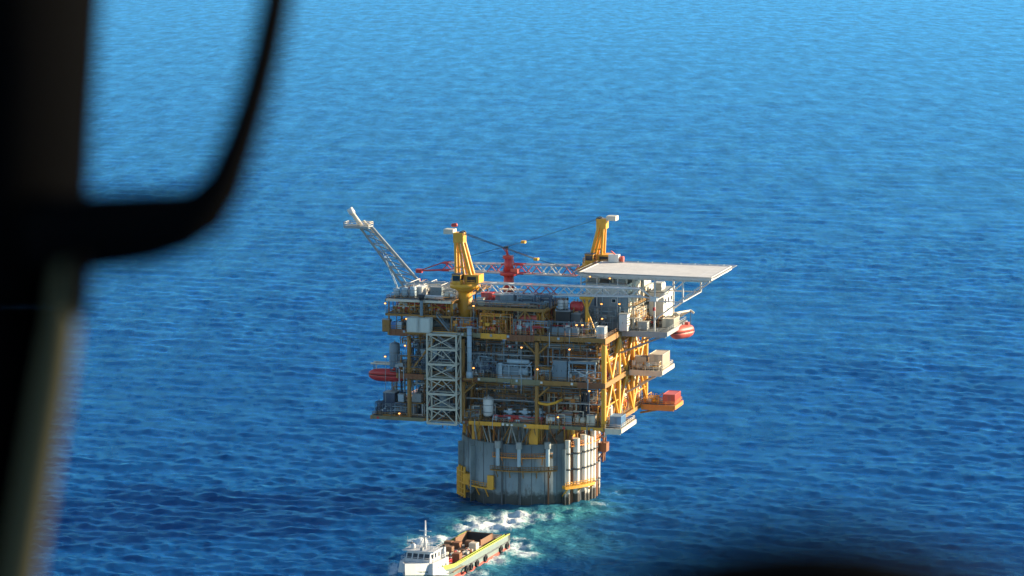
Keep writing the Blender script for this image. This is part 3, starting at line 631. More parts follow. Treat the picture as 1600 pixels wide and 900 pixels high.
# red mast crane between them
def red_mast():
    v = 6.0; u = pv(795, 430, v)[0]; z = lambda y: pv(795, y, v)[1]
    t = T('kingpost_crane', 'dark red kingpost mast with slender top standing between the two yellow cranes', 'crane', (u, v, L3))
    t.cyl('base', (u, v, L3), (u, v, z(455)), 1.3, RED); t.cyl('kingpost', (u, v, z(456)), (u, v, z(428)), 1.6, RED, 1.45); t.cyl('slew_ring', (u, v, z(430)), (u, v, z(424)), 2.5, RED, n=20)
    t.box('machinery', u + .8, u + 3.0, v - 1.2, v + 1.2, z(426), z(419), SAL); t.cyl('upper_post', (u, v, z(425)), (u, v, z(403)), 1.45, RED, 1.2); t.box('head', u - 1.5, u + 1.1, v - 1, v + 1, z(404), z(399), RED)
    t.bar('topmast', (u - .4, v, z(400)), (u - .7, v, z(386)), .35, RED, 8); t.bar('jib', (u + .6, v, z(402)), (u - 1.9, v, z(387)), .14, RED)
    t.box('topmast_block', u - 1.3, u - .2, v - .4, v + .4, z(388), z(385), BLK)
    for s in (-1, 1): t.bar('stay', (u + s * .6, v + 1, z(402)), (u + s * 2.2, v + 1.5, z(425)), .12, RED)
red_mast()
def boom_rest():
    v = V1; u, z = pv(917, 464, v)
    t = T('boom_rest', 'yellow forked boom rest post under the white crane boom', 'post', (u, v, L3))
    t.bar('post', (u, v, L3), (u, v, z), .48, YEL, 10); t.box('saddle', u - 1.7, u + 1.7, v - 1.6, v + 1.6, z - .5, z + .2, YEL)
    for s in (-1, 1): t.bar('fork_arm', (u, v, z - 3.6), (u + s * 1.5, v, z - .3), .22, YEL, 8)
    t.bar('raker', (u, v, L3 + 6.5), (u + 2.6, v, L3), .3, YEL, 8); t.bar('raker', (u, v, L3 + 6.5), (u, v + 3, L3), .3, YEL, 8)
boom_rest()

# ------------------------------------------------------------------ flare boom
def flare():
    v = 6.0
    P = lambda x, y, dv=0: Vector((pv(x, y, v + dv)[0], v + dv, pv(x, y, v + dv)[1]))
    t = T('flare_boom', 'long grey lattice flare boom slanting out from the left end of the top deck', 'flare boom', tuple(P(650, 452)))
    top = [P(581, 355, -1.6), P(581, 355, 1.6)]; bt = [P(668, 455, -2.6), P(668, 455, 2.6)]; lt = [P(563, 356, 0)]; lb = [P(634, 452, 0)]
    n = 8
    for k in range(2): t.bar('chord', bt[k], top[k], .42, GRY, 10)
    t.bar('chord', lb[0], lt[0], .36, GRY, 10)
    t.bar('gas_pipe', P(664, 450, 0), P(568, 345, 0), .34, CRM, 10); t.bar('gas_pipe', P(640, 449, -.6), P(570, 352, -.6), .2, LBL, 8)
    for i in range(n):
        f, f2 = i / n, (i + 1) / n
        for k in range(2): t.bar('lacing', bt[k].lerp(top[k], f), lb[0].lerp(lt[0], f2), .16, GRY); t.bar('strut', bt[k].lerp(top[k], f2), lb[0].lerp(lt[0], f2), .14, GRY)
        t.bar('lacing', bt[i % 2].lerp(top[i % 2], f), bt[1 - i % 2].lerp(top[1 - i % 2], f2), .14, GRY)
    a = P(541, 352); b = P(579, 354); d = t.box('tip_platform', a.x, b.x, v - 2.2, v + 2.2, a.z - .6, a.z + .1, GRY)
    t.mesh('handrail', rail(G(), [(a.x, v - 2.1, a.z), (b.x, v - 2.1, a.z), (b.x, v + 2.1, a.z), (a.x, v + 2.1, a.z), (a.x, v - 2.1, a.z)], r=.09), CRM, d, 'stuff')
    t.bar('flare_stack', P(564, 352), P(550, 332), .62, CRM, 12); t.bar('burner_tip', P(551, 334), P(546, 326), .95, WHT, 12); t.bar('pilot', P(560, 350, .8), P(548, 328, .8), .16, DGR)
    t.bar('stay', P(622, 455, -2), P(598, 395, 0), .12, LBL); t.bar('stay', P(624, 455, 2), P(602, 400, 0), .12, LBL)
    t.box('hinge_base', P(628, 455).x, P(672, 455).x, v - 3.2, v + 3.2, 57.05, P(650, 452).z + .6, GRY)
flare()

# ================================================================== modules on the upper deck
def build_left_module():
    t = T('utility_module', 'open two deck yellow utility module at the flare boom end of the upper deck', 'module', (-24, -10, L3))
    za, zb = 53.3, 57.4; x0, x1, y0, y1 = -34.6, -15.5, -23.2, 12
    for z, m in ((za, YELD), (zb, YELD)):
        d = t.box('deck_plate', x0, x1, y0, y1, z - .25, z, DCK); t.box('edge_beam', x0 - .2, x1, y0 - .35, y0 - .003, z - .55, z + .1, CRM if z == zb else m, d); t.box('edge_beam', x1 + .003, x1 + .3, y0 - .35, y1, z - .55, z + .1, m, d); t.box('edge_beam', x0 - .3, x0 - .003, y0 - .35, y1, z - .55, z + .1, m, d)
        t.mesh('handrail', rail(G(), [(x0, y1, z), (x0, y0, z), (x1, y0, z), (x1, y1, z)]), YELD, d, 'stuff')
    for x in (x0 + .5, -28, -21.5, x1 - .4):
        for y in (y0 + .5, -12, 0, y1 - .5):
            t.bar('post', (x, y, L3), (x, y, za - .25), .24, YELD, 8); t.bar('post', (x, y, za), (x, y, zb - .25), .2, YELD, 8)
    for a, b in ((-28, -21.5), (x1 - .4, -21.5)): t.bar('brace', (a, y0 + .5, za), (b, y0 + .5, zb - .3), .15, YELD); t.bar('brace', (a, y0 + .5, L3), (b, y0 + .5, za - .3), .15, YELD)
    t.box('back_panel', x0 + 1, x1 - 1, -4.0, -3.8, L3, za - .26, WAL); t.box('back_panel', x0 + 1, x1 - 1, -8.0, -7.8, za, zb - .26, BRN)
build_left_module()
def build_process_module():
    t = T('process_module', 'yellow trussed process module full of orange pipework in the middle of the upper deck', 'module', (1, -12, L3))
    x0, x1, y0, y1, z = -10.6, 10.8, -22.2, 2, 56.2
    d = t.box('roof_deck', x0, x1, y0, y1, z - .3, z, DCK); t.box('edge_beam', x0 - .2, x1 + .2, y0 - .35, y0 - .003, z - .75, z + .1, YELD, d); t.box('edge_beam', x1 + .003, x1 + .35, y0 - .3, y1, z - .75, z + .1, YELD, d); t.box('edge_beam', x0 - .35, x0 - .003, y0 - .3, y1, z - .75, z + .1, YELD, d)
    t.mesh('handrail', rail(G(), [(x0, y1, z), (x0, y0, z), (x1, y0, z), (x1, y1, z)]), YELD, d, 'stuff')
    xs = (x0 + .4, x0 + 5.4, .2, 5.4, x1 - .4)
    for i, x in enumerate(xs):
        for y in (y0 + .4, -10, y1 - .5): t.bar('post', (x, y, L3), (x, y, z - .3), .27, YELD, 8)
        if i < 4:
            a, b = (x, xs[i + 1]) if i % 2 else (xs[i + 1], x); t.bar('brace', (a, y0 + .4, z - .6), (b, y0 + .4, L3), .2, YELD, 8)
    for v0, v1 in ((y0 + .4, -10), (-10, y1 - .5)): t.bar('brace', (x1 - .4, v0, z - .5), (x1 - .4, v1, L3), .22, YELD, 8)
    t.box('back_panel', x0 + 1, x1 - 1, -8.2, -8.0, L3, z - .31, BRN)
build_process_module()

# ================================================================== equipment kinds (all stand on a deck; every pixel box gives u and z at the depth v)
def span(px0, px1, py, v): return pv(px0, py, v)[0], pv(px1, py, v)[0]
def vertical_vessel(label, u, v, z, r, h, mat, group=None, legs=True, name='vertical_vessel', plat=True):
    t = T(name, label, 'tank', (u, v, z), group); zl = z + (1.0 if legs else .15)
    t.mesh('shell', G().capsule((u, v, zl + r * .4), (u, v, z + h - r * .4), r, 18, .45), mat)
    for k in range(4): a = k * 1.571 + .6; t.bar('leg', (u + r * .8 * math.cos(a), v + r * .8 * math.sin(a), z), (u + r * .8 * math.cos(a), v + r * .8 * math.sin(a), zl + r * .6), .14, DGR)
    t.cyl('base_ring', (u, v, z), (u, v, z + .18), r * .95, DGR); t.bar('top_nozzle', (u, v, z + h - .3), (u, v, z + h + .5), .2, GRY, 8)
    t.tube('side_pipe', [(u + r * .9, v - .2, z + h * .7), (u + r + .6, v - .3, z + h * .7), (u + r + .6, v - .3, z + .1)], .14, GRY)
    for f in (.35, .65): t.bar('band', (u, v, z + h * f), (u, v, z + h * f + .15), r * 1.03, GRY, 16)
    return t
def horizontal_vessel(label, u0, u1, v, z, r, mat, group=None, lift=.9, axis='u'):
    t = T('horizontal_vessel', label, 'tank', ((u0 + u1) / 2, v, z), group)
    P = (lambda a, b, c: (a, v + b, c)) if axis == 'u' else (lambda a, b, c: (v + b, a, c))
    if axis != 'u': t.o.location = (Matrix.Rotation(-TH, 3, 'Z') @ Vector((v, (u0 + u1) / 2, z))); t.b = Vector((v, (u0 + u1) / 2, z))
    zc = z + lift + r
    t.mesh('shell', G().capsule(P(u0 + r * .5, 0, zc), P(u1 - r * .5, 0, zc), r, 18, .5), mat)
    for f in (.25, .75):
        x = u0 + (u1 - u0) * f; a = P(x - .25, -r * .7, z); b = P(x + .25, r * .7, zc - r * .35)
        t.box('saddle', min(a[0], b[0]), max(a[0], b[0]), min(a[1], b[1]), max(a[1], b[1]), z, zc - r * .35, DGR)
    for f in (.3, .55, .8): t.bar('nozzle', P(u0 + (u1 - u0) * f, 0, zc + r * .9), P(u0 + (u1 - u0) * f, 0, zc + r + .6), .18, GRY, 8)
    t.tube('outlet_pipe', [P(u0 + (u1 - u0) * .4, -r * .9, zc - .2), P(u0 + (u1 - u0) * .4, -r - .5, zc - .2), P(u0 + (u1 - u0) * .4, -r - .5, z + .1)], .15, YELD)
    return t
def cabinet(label, u0, u1, v, z, h, mat, group=None, d=1.6, doors=3, name='control_cabinet', cat='cabinet', rim=GRY):
    t = T(name, label, cat, ((u0 + u1) / 2, v + d / 2, z), group)
    t.box('plinth', u0 + .05, u1 - .05, v + .05, v + d - .05, z, z + .2, DGR); b = t.box('body', u0, u1, v, v + d, z + .2, z + h - .15, mat)
    t.box('roof', u0 - .12, u1 + .12, v - .12, v + d + .12, z + h - .147, z + h, rim)
    n = max(1, doors); w = (u1 - u0) / n
    for i in range(n):
        t.box('door', u0 + w * i + .07, u0 + w * (i + 1) - .07, v - .06, v - .003, z + .35, z + h - .3, mat, b); t.box('handle', u0 + w * (i + 1) - .25, u0 + w * (i + 1) - .17, v - .1, v - .055, z + h * .45, z + h * .55, BLK, b)
    for i in range(3): t.box('side_louvre', u1 + .003, u1 + .06, v + .2, v + d - .2, z + h * (.3 + i * .15), z + h * (.36 + i * .15), DGR, b)
    return t
def container(label, u0, u1, v0, v1, z, h, mat, group=None, cat='container', frame=None, name='shipping_container', door='-v'):
    t = T(name, label, cat, ((u0 + u1) / 2, (v0 + v1) / 2, z), group, frame=frame)
    t.mesh('body', G().corr(u0 + .06, u1 - .06, v0 + .06, v1 - .06, z + .1, z + h - .1), mat)
    for x in (u0, u1 - .16):
        for y in (v0, v1 - .16): t.box('corner_post', x, x + .16, y, y + .16, z, z + h, mat)
    for zz in (z, z + h - .16):
        t.box('rail', u0 + .16, u1 - .16, v0, v0 + .12, zz, zz + .16, mat); t.box('rail', u0 + .16, u1 - .16, v1 - .12, v1, zz, zz + .16, mat)
        t.box('rail', u0, u0 + .12, v0 + .16, v1 - .16, zz, zz + .16, mat); t.box('rail', u1 - .12, u1, v0 + .16, v1 - .16, zz, zz + .16, mat)
    if door == '-v':
        m = (u0 + u1) / 2
        for a, b in ((u0 + .2, m - .03), (m + .03, u1 - .2)): t.box('door', a, b, v0 - .02, v0 + .04, z + .2, z + h - .2, mat)
        for x in (m - .45, m - .15, m + .15, m + .45): t.bar('lock_rod', (x, v0 - .06, z + .15), (x, v0 - .06, z + h - .15), .03, GRY)
    return t
def pump_skid(label, u0, u1, v, z, h, mat, mat2=None, group=None, d=2.2):
    t = T('pump_skid', label, 'pump', ((u0 + u1) / 2, v + d / 2, z), group); w = u1 - u0; mat2 = mat2 or GRY
    for y in (v, v + d - .25): t.box('skid_beam', u0, u1, y, y + .25, z, z + .3, DGR)
    t.box('base_plate', u0 + .05, u1 - .05, v + .1, v + d - .1, z + .3, z + .42, DGR)
    r = min(h * .3, d * .4); t.mesh('motor', G().cyl((u0 + w * .08, v + d / 2, z + .42 + r), (u0 + w * .5, v + d / 2, z + .42 + r), r), mat); t.cyl('coupling', (u0 + w * .5, v + d / 2, z + .42 + r), (u0 + w * .62, v + d / 2, z + .42 + r), r * .4, YEL)
    t.mesh('pump_casing', G().capsule((u0 + w * .65, v + d / 2, z + .42 + r * .9), (u0 + w * .88, v + d / 2, z + .42 + r * .9), r * .9, 14), mat2)
    t.tube('discharge_pipe', [(u0 + w * .78, v + d / 2, z + .4 + r), (u0 + w * .78, v + d / 2, z + h - .2), (u0 + w * .3, v + d / 2, z + h - .2), (u0 + w * .3, v + d * .9, z + h - .2)], .17, mat2); t.box('terminal_box', u0 + w * .2, u0 + w * .38, v + d * .3, v + d * .7, z + .42 + r * 1.8, z + .42 + r * 2.4, mat)
    t.tube('suction_pipe', [(u0 + w * .9, v + d / 2, z + .42 + r), (u1 + .2, v + d / 2, z + .42 + r), (u1 + .2, v + d / 2, z + .1)], .2, mat2)
    return t
def wellhead_tree(label, u, v, z, h, mat, group, s=1.0):
    t = T('wellhead_tree', label, 'wellhead', (u, v, z), group)
    t.cyl('casing_head', (u, v, z), (u, v, z + h * .25), .75 * s, mat); t.cyl('flange', (u, v, z + h * .25), (u, v, z + h * .3), 1.0 * s, mat); t.box('master_valve', u - .7 * s, u + .7 * s, v - .6 * s, v + .6 * s, z + h * .3, z + h * .52, mat)
    t.cyl('spool', (u, v, z + h * .52), (u, v, z + h * .66), .5 * s, mat); t.box('tree_block', u - .85 * s, u + .85 * s, v - .7 * s, v + .7 * s, z + h * .64, z + h * .86, mat); t.cyl('tree_cap', (u, v, z + h * .86), (u, v, z + h), .6 * s, WHT)
    for sg, f in ((-1, .42), (1, .42), (-1, .75), (1, .75)):
        t.bar('wing_valve', (u + sg * .7 * s, v, z + h * f), (u + sg * 1.7 * s, v, z + h * f), .33 * s, mat, 10); t.bar('handwheel', (u + sg * 1.7 * s, v, z + h * f), (u + sg * 1.8 * s, v, z + h * f), .5 * s, GRY, 12)
    return t
def pipe_rack(label, u0, u1, v, z0, z1, n, seed, mats, d=1.6, group=None, frame=YELD, rr=(.14, .3), along='u', name='pipe_rack'):
    """pipes run along u from u0 to u1 inside the depth v .. v + d; along='v' swaps the two axes"""
    X = (lambda a, b, c: (a, b, c)) if along == 'u' else (lambda a, b, c: (b, a, c))
    rs = random.Random(seed); t = T(name, label, 'pipes', X((u0 + u1) / 2, v + d / 2, z0), group)
    m = max(2, int((u1 - u0) / 5) + 1)
    for k in range(m):
        x = u0 + .2 + (u1 - u0 - .4) * k / (m - 1)
        for y in (v, v + d): t.bar('rack_post', X(x, y, z0), X(x, y, z1), .11, frame)
        t.bar('rack_beam', X(x, v, z1), X(x, v + d, z1), .1, frame); t.bar('rack_beam', X(x, v, (z0 + z1) / 2), X(x, v + d, (z0 + z1) / 2), .1, frame)
    t.bar('rack_beam', X(u0 + .2, v, z1), X(u1 - .2, v, z1), .1, frame)
    for i in range(int(n * 1.7)):
        r = rs.uniform(*rr) * rs.choice((.5, .7, 1)); y = v + rs.uniform(.1, d - .1); za = z0 + (z1 - z0) * rs.uniform(.25, .98); a = u0 + (u1 - u0) * rs.uniform(0, .6); b = a + (u1 - a) * rs.uniform(.3, 1); m = rs.choice(mats)
        k = rs.random()
        if k < .35: pts = [(a, y, z0), (a, y, za - r), (a + r, y, za), (b, y, za)]
        elif k < .6: pts = [(a, y, z0), (a, y, za - r), (a + r, y, za), (b - r, y, za), (b, y, za - r), (b, y, z0)]
        elif k < .8: pts = [(a, y, za), (b - r, y, za), (b, y, za + r), (b, y, min(z1, za + 2))]
        else: pts = [(a, y, z0), (a, y, z1)]
        t.tube('pipe', [X(*p) for p in pts], r, m, 8)
        q = rs.random()
        if q < .5: zz = z0 + (za - z0) * .5; t.bar('valve', X(a, y, zz - .25), X(a, y, zz + .25), r * 2.0, rs.choice((RED, GRY, mats[0], WHT)), 8)
        elif q < .75:
            zz = z0 + (z1 - z0) * rs.uniform(0, .6); w = rs.uniform(.25, .7); h = rs.uniform(.4, 1.3); p = X(a, y, zz); t.box('junction_box', p[0] - w, p[0] + w, p[1] - .3, p[1] + .3, zz, zz + h, rs.choice(mats + [LBL, GRY]))
    return t
def tote(label, u, v, z, mat, group, s=1.15, frame=None, h=1.3):
    t = T('tote_tank', label, 'tote tank', (u, v, z), group, frame=frame)
    t.box('pallet', u - s / 2, u + s / 2, v - s / 2, v + s / 2, z, z + .16, DGR); t.box('tank', u - s * .46, u + s * .46, v - s * .46, v + s * .46, z + .16, z + h, mat); t.cyl('cap', (u, v, z + h), (u, v, z + h + .1), .15, BLK)
    for k in range(4):
        a = s * .48; x = (-a, a, a, -a)[k]; y = (-a, -a, a, a)[k]; t.bar('cage_post', (u + x, v + y, z + .1), (u + x, v + y, z + h), .05, GRY)
    return t
def generator(label, u0, u1, v, z, h, mat, group=None, d=3.0):
    t = T('generator_skid', label, 'generator', ((u0 + u1) / 2, v + d / 2, z), group); w = u1 - u0
    for y in (v, v + d - .3): t.box('skid_beam', u0, u1, y, y + .3, z, z + .6, mat)
    for x in (u0 + .1, u0 + w * .33, u0 + w * .66, u1 - .3): t.bar('frame_post', (x, v + .1, z + .6), (x, v + .1, z + h * .72), .13, mat)
    t.bar('frame_rail', (u0 + .1, v + .1, z + h * .72), (u1 - .3, v + .1, z + h * .72), .13, mat); t.bar('frame_rail', (u0 + .1, v + .1, z + h * .4), (u1 - .3, v + .1, z + h * .4), .1, mat)
    t.box('engine_block', u0 + w * .15, u0 + w * .6, v + .6, v + d - .6, z + .6, z + h * .62, GBL); t.cyl('alternator', (u0 + w * .6, v + d / 2, z + h * .36), (u0 + w * .86, v + d / 2, z + h * .36), h * .22, mat)
    for i in range(5): t.cyl('cylinder_head', (u0 + w * (.2 + i * .085), v + d / 2 - .3, z + h * .62), (u0 + w * (.2 + i * .085), v + d / 2 - .5, z + h * .72), .28, mat)
    t.box('radiator', u0 + .1, u0 + w * .12, v + .3, v + d - .3, z + .6, z + h * .8, mat); t.mesh('silencer', G().capsule((u0 + w * .25, v + d * .6, z + h * .88), (u0 + w * .85, v + d * .6, z + h * .88), h * .13), mat)
    t.tube('exhaust_pipe', [(u0 + w * .35, v + d / 2, z + h * .6), (u0 + w * .35, v + d * .6, z + h * .88)], .2, GRY); t.bar('raking_pipe', (u0 + w * .8, v + .3, z + h * .55), (u1 - .1, v + .2, z + h * .95), .14, mat)
    return t
def lifeboat(label, a, b, r, mat, dav):
    """enclosed lifeboat, axis a -> b, hanging in a davit"""
    a = Vector(a); b = Vector(b); d = (b - a).normalized(); s = d.cross(Vector((0, 0, 1))).normalized()
    t = T('lifeboat', label, 'lifeboat', tuple((a + b) / 2 - Vector((0, 0, r)))); L = (b - a).length
    rs = []; rt = []; n = 14
    for i in range(n + 1):
        f = i / n; w = r * (1 - abs(2 * f - 1) ** 3.2 * .75); c = a + d * (L * f); k = 1 - abs(2 * f - 1) ** 4 * .6
        rs.append([tuple(c + s * (w * math.cos(x)) + Vector((0, 0, -.1 + r * k * math.sin(x) * (.95 if math.sin(x) < 0 else .12)))) for x in [2 * math.pi * j / 16 for j in range(16)]])
        rt.append([tuple(c + s * (w * .88 * math.cos(x)) + Vector((0, 0, .02 + r * k * .85 * max(0, math.sin(x)) ** .8))) for x in [math.pi * j / 10 for j in range(11)]])
    t.mesh('hull', G().rings(rs), mat); t.mesh('canopy', G().rings(rt), mat); g = G()
    t.mesh('rubbing_strake', G().tube([tuple(a + d * (L * i / 10) + s * (r * (1 - abs(2 * i / 10 - 1) ** 3.2 * .75) + .02)) for i in range(11)], .1, 6), BLK)
    c = a + d * (L * .72); t.box('helm_cupola', c.x - .6, c.x + .6, c.y - .6, c.y + .6, c.z + r * .55, c.z + r * 1.15, mat)
    for f in (.3, .5, .65):
        c = a + d * (L * f) - s * (r * .82); t.bar('porthole', tuple(c + Vector((0, 0, r * .4))), tuple(c - s * .1 + Vector((0, 0, r * .45))), .22, GLS, 10)
    for f in (.15, .85): c = a + d * (L * f); t.bar('lifting_hook', c + Vector((0, 0, r * .5)), c + Vector((0, 0, r * 1.05)), .1, DGR)
    # davit: its own thing
    q = T('lifeboat_davit', dav, 'davit', tuple((a + b) / 2 + Vector((0, 0, r)))); return t, q, a, b, d, L

GP = [YELD, GBL, GRY, LBL]; OP = [ORG, YEL, CRM, RED, YELD, ORG]
# ---------------- lower deck, front row
V = -21.0
tz = lambda py, v=V: pv(800, py, v)[1]
def uu(px, py=650, v=V): return pv(px, py, v)[0]
vertical_vessel('white vertical tank on the lower deck at the end of the wellhead row', uu(763), V, L1, 1.5, 6.6, WHT)
for i, px in enumerate((797, 820, 842)): wellhead_tree(('pale grey wellhead valve tree next to the white vertical tank', 'pale grey wellhead valve tree in the middle of the row of three', 'pale grey wellhead valve tree next to the middle yellow column')[i], uu(px), V + .3 * i, L1, 3.6 + .15 * i, LBL, 'wellhead trees on the lower deck', 1.0)
pipe_rack('tangle of pale valve pipes between the stair tower and the white vertical tank', uu(736), uu(754), V - 1, L1, L1 + 4.2, 12, 3, [LBL, GBL, WHT], 2.4, rr=(.12, .24))
pump_skid('red based pump skid low on the lower deck under the wellhead trees', uu(802), uu(834), V - 2.4, L1, 1.6, RED, GRY, d=1.4)
pump_skid('cream pump skid on the lower deck catching sun at the front corner', uu(896), uu(916), V - 1.5, L1, 4.0, CRM, CRM, d=2.6)
cabinet('cream equipment housing with dark doors on the sunlit corner of the lower deck', uu(919), uu(932), V - 1.5, L1, 3.2, CRM, doors=2)
cabinet('pale blue control cabinet on the lower deck beside the cream pump skid', uu(880), uu(894), V - 1.2, L1, 3.4, LBL, doors=2)
cabinet('white switch cabinet on the lower deck in front of the middle yellow column', uu(856), uu(866), V - 1.8, L1, 2.4, WHT, doors=1)
cabinet('pale blue tank box on a stand at the wing of the lower deck', uu(622), uu(631), V, L1 + 3.6, 2.4, LBL, doors=1, name='header_tank')
t = T('tank_stand', 'yellow stand under the pale blue tank box on the lower deck wing', 'stand', (uu(626), V + .8, L1)); t.box('top', uu(620), uu(633), V - .2, V + 1.9, L1 + 3.3, L1 + 3.6, YELD)
for x in (uu(621), uu(632)):
    for y in (V, V + 1.7): t.bar('leg', (x, y, L1), (x, y, L1 + 3.3), .15, YELD)
cabinet('olive grey cabinet on a white frame beside the stair tower', uu(644), uu(658), V, L1 + 3.8, 2.6, GRY, doors=2)
t = T('cabinet_frame', 'white portal frame holding up the olive grey cabinet by the stair tower', 'stand', (uu(651), V + .8, L1)); t.box('shelf', uu(642), uu(661), V - .2, V + 1.9, L1 + 3.5, L1 + 3.8, YELD)
for x in (uu(643), uu(660)):
    for y in (V, V + 1.7): t.bar('leg', (x, y, L1), (x, y, L1 + 3.5), .16, WHT)
t.bar('brace', (uu(643), V, L1 + .4), (uu(660), V, L1 + .4), .14, WHT)
cabinet('dark blue pump enclosure at the outer wing of the lower deck under the red lifeboat', uu(598), uu(616), V + .5, L1, 6.2, NAV, d=4, doors=3, name='pump_enclosure')
pipe_rack('dark pipe frame on the tapering outer end of the lower deck', uu(588), uu(600), V, L1, L1 + 3.6, 7, 5, [NAV, GBL, DGR], 2.5, frame=NAV)
vertical_vessel('slim grey vessel on the lower deck behind the lattice stair tower', uu(690), V + 2, L1, 1.2, 7.5, GBL)
horizontal_vessel('grey blue horizontal vessel on the lower deck behind the wellhead row', uu(778), uu(836), -14, L1, 2.0, GBL)
horizontal_vessel('dark horizontal drum on the lower deck behind the slim grey vessel', uu(648), uu(712), -13, L1, 1.7, DGR)
horizontal_vessel('grey horizontal separator on the lower deck behind the cream pump skid', uu(868), uu(925), -13, L1, 1.9, GRY)
pipe_rack('rusty pipe bundle on the lower deck between the middle column and the sunny corner', uu(866), uu(905), -17.5, L1, L1 + 8.5, 12, 11, [RST, BRN, YELD, GRY], 2.5)
pipe_rack('high yellow pipe rack over the wellhead row on the lower deck', uu(776), uu(848), -18, L1, L1 + 9.2, 14, 12, GP, 2.5)
pipe_rack('dark riser pipes on the lower deck beside the inner yellow column', uu(728), uu(752), -17.5, L1, L1 + 10.2, 12, 13, [BRN, DGR, YELD], 2.5)
pipe_rack('blue grey pipe frame on the lower deck behind the pale blue tank box', uu(604), uu(640), -17, L1, L1 + 9.5, 12, 14, [NAV, GBL, LBL, YELD], 2.5)
t = T('loading_hose', 'thick curved yellow loading pipe slung across the middle yellow column', 'pipe', (uu(855), V - 2, L1 + 6)); t.tube('pipe', [(uu(840), -22.2, tz(622)), (uu(848), -23.8, tz(625)), (uu(860), -24.3, tz(626)), (uu(872), -23.8, tz(623)), (uu(880), -22, tz(619))], .38, YEL, 10)
for px in (841, 879): t.bar('hanger', (uu(px), -22.2, tz(621)), (uu(px), -22.2, L2 - 1.6), .12, YELD)
t.cyl('flange', (uu(839.5), -22.1, tz(621.8)), (uu(840.5), -22.3, tz(622)), .6, YEL)
t = T('riser_bundle', 'black vertical riser bundle standing on the lower deck near the sunny corner', 'riser', (uu(911), -20, L1))
for i in range(4): t.bar('riser', (uu(906 + i * 3.4), -20 + (i % 2) * .8, L1), (uu(906 + i * 3.4), -20 + (i % 2) * .8, L2 - 1.7), .5, NAV if i % 2 else BLK, 12)
for z in (L1 + 2.5, L1 + 6, L1 + 9): t.box('clamp', uu(904), uu(918.5), -20.7, -18.6, z, z + .4, DGR)
container('faded blue steel container on the small cream platform at the sunny lower corner', 29.6, 32.9, -21.5, -16.4, L1 + .02, 3.0, SKY_)
container('faded red shipping container on the far cantilevered lower platform', 35.0, 38.6, 17.5, 24.5, L1 + .02, 2.9, SAL)
pump_skid('small cream winch skid on the far lower platform beside the red container', 30.2, 33.4, 16, L1 + .02, 1.8, CRM, YEL)
# lit row along the sunny side of the lower deck
for i, (v, m, k) in enumerate(((-15, CRM, 0), (-9, WHT, 1), (-2, CRM, 2), (4, RED, 3), (10, WHT, 4))):
    if k in (1, 4): vertical_vessel(('tall white vessel behind the first yellow brace on the sunny side of the lower deck', '', '', '', 'white vessel at the far end of the sunny side of the lower deck')[k] if k != 1 else 'tall white vessel behind the first yellow braces on the sunny lower deck side', 25.6, v, L1, 1.3, 7.0 - k * .5, m)
    elif k == 0: cabinet('cream switch house just inside the sunny front corner of the lower deck', 23.8, 27.0, v, L1, 3.6, m, doors=2, d=3.4)
    elif k == 2: pump_skid('cream pump skid in the middle of the sunny side of the lower deck', 24, 27.4, v, L1, 3.2, m, CRM)
    else: cabinet('red fire pump cabinet on the sunny side of the lower deck', 24.4, 27.4, v, L1, 3.0, m, doors=2, d=2.6)
pipe_rack('cream pipe rack rising along the sunny side of the lower deck', 22.0, 26, -6, L1, L1 + 9, 12, 21, [CRM, YEL, ORG, WHT], 12)

# ---------------- middle deck
u2_ = lambda px, v=V: pv(px, 575, v)[0]
generator('pale blue engine driven generator skid at the front of the middle deck', u2_(781), u2_(835), V - 2.2, L2, 5.2, LBL)
horizontal_vessel('long grey vessel on the middle deck behind the generator skid', u2_(776), u2_(840), -14.5, L2, 2.2, GRY, lift=1.6)
pipe_rack('grey blue pipe frame on the middle deck left of the generator skid', u2_(741), u2_(772), V - 1, L2, L2 + 6.6, 14, 31, [GBL, LBL, NAV], 3, frame=GBL)
cabinet('grey blue switchgear cabinet on the middle deck right of the middle yellow column', u2_(866), u2_(888), V - 1.5, L2, 5.6, GBL, doors=3, d=2.4)
def canopy_skid():
    a, b = u2_(891), u2_(934); t = T('canopy_skid', 'grey roofed open skid with white cross bracing near the sunny corner of the middle deck', 'skid', ((a + b) / 2, V, L2))
    t.box('roof', a, b, V - 2, V + 1.6, L2 + 5.0, L2 + 5.7, GBL)
    for x in (a + .2, b - .2, (a + b) / 2 + 1.4):
        for y in (V - 1.8, V + 1.4): t.bar('post', (x, y, L2), (x, y, L2 + 5), .2, LBL)
    t.bar('brace', ((a + b) / 2 + 1.4 - 3.6, V - 1.8, L2 + .6), (b - .2, V - 1.8, L2 + 3.2), .14, WHT); t.bar('brace', ((a + b) / 2 + 1.4 - 3.6, V - 1.8, L2 + 3.2), (b - .2, V - 1.8, L2 + .6), .14, WHT)
    t.box('tank', a + .6, b - 1.0, V - .8, V + 1.2, L2 + .1, L2 + 2.4, GBL); t.bar('rail', (a + .2, V - 1.8, L2 + 3.4), (b - .2, V - 1.8, L2 + 3.4), .1, LBL)
canopy_skid()
def stack(label, px0, px1, pyt, v, z, mat, name='exhaust_stack'):
    a, b = pv(px0, 560, v)[0], pv(px1, 560, v)[0]; r = (b - a) / 2; u = (a + b) / 2; zt = pv(px0, pyt, v)[1]
    t = T(name, label, 'stack', (u, v, z)); t.cyl('base', (u, v, z), (u, v, z + 1.8), r * 1.5, mat, r * 1.3); t.cyl('pipe', (u, v, z + 1.8), (u, v, zt), r, mat, n=18); t.cyl('cap', (u, v, zt), (u, v, zt + .4), r * 1.25, mat, n=18)
    for f in (.3, .6, .85): t.bar('band', (u, v, z + (zt - z) * f), (u, v, z + (zt - z) * f + .2), r * 1.08, GRY, 18)
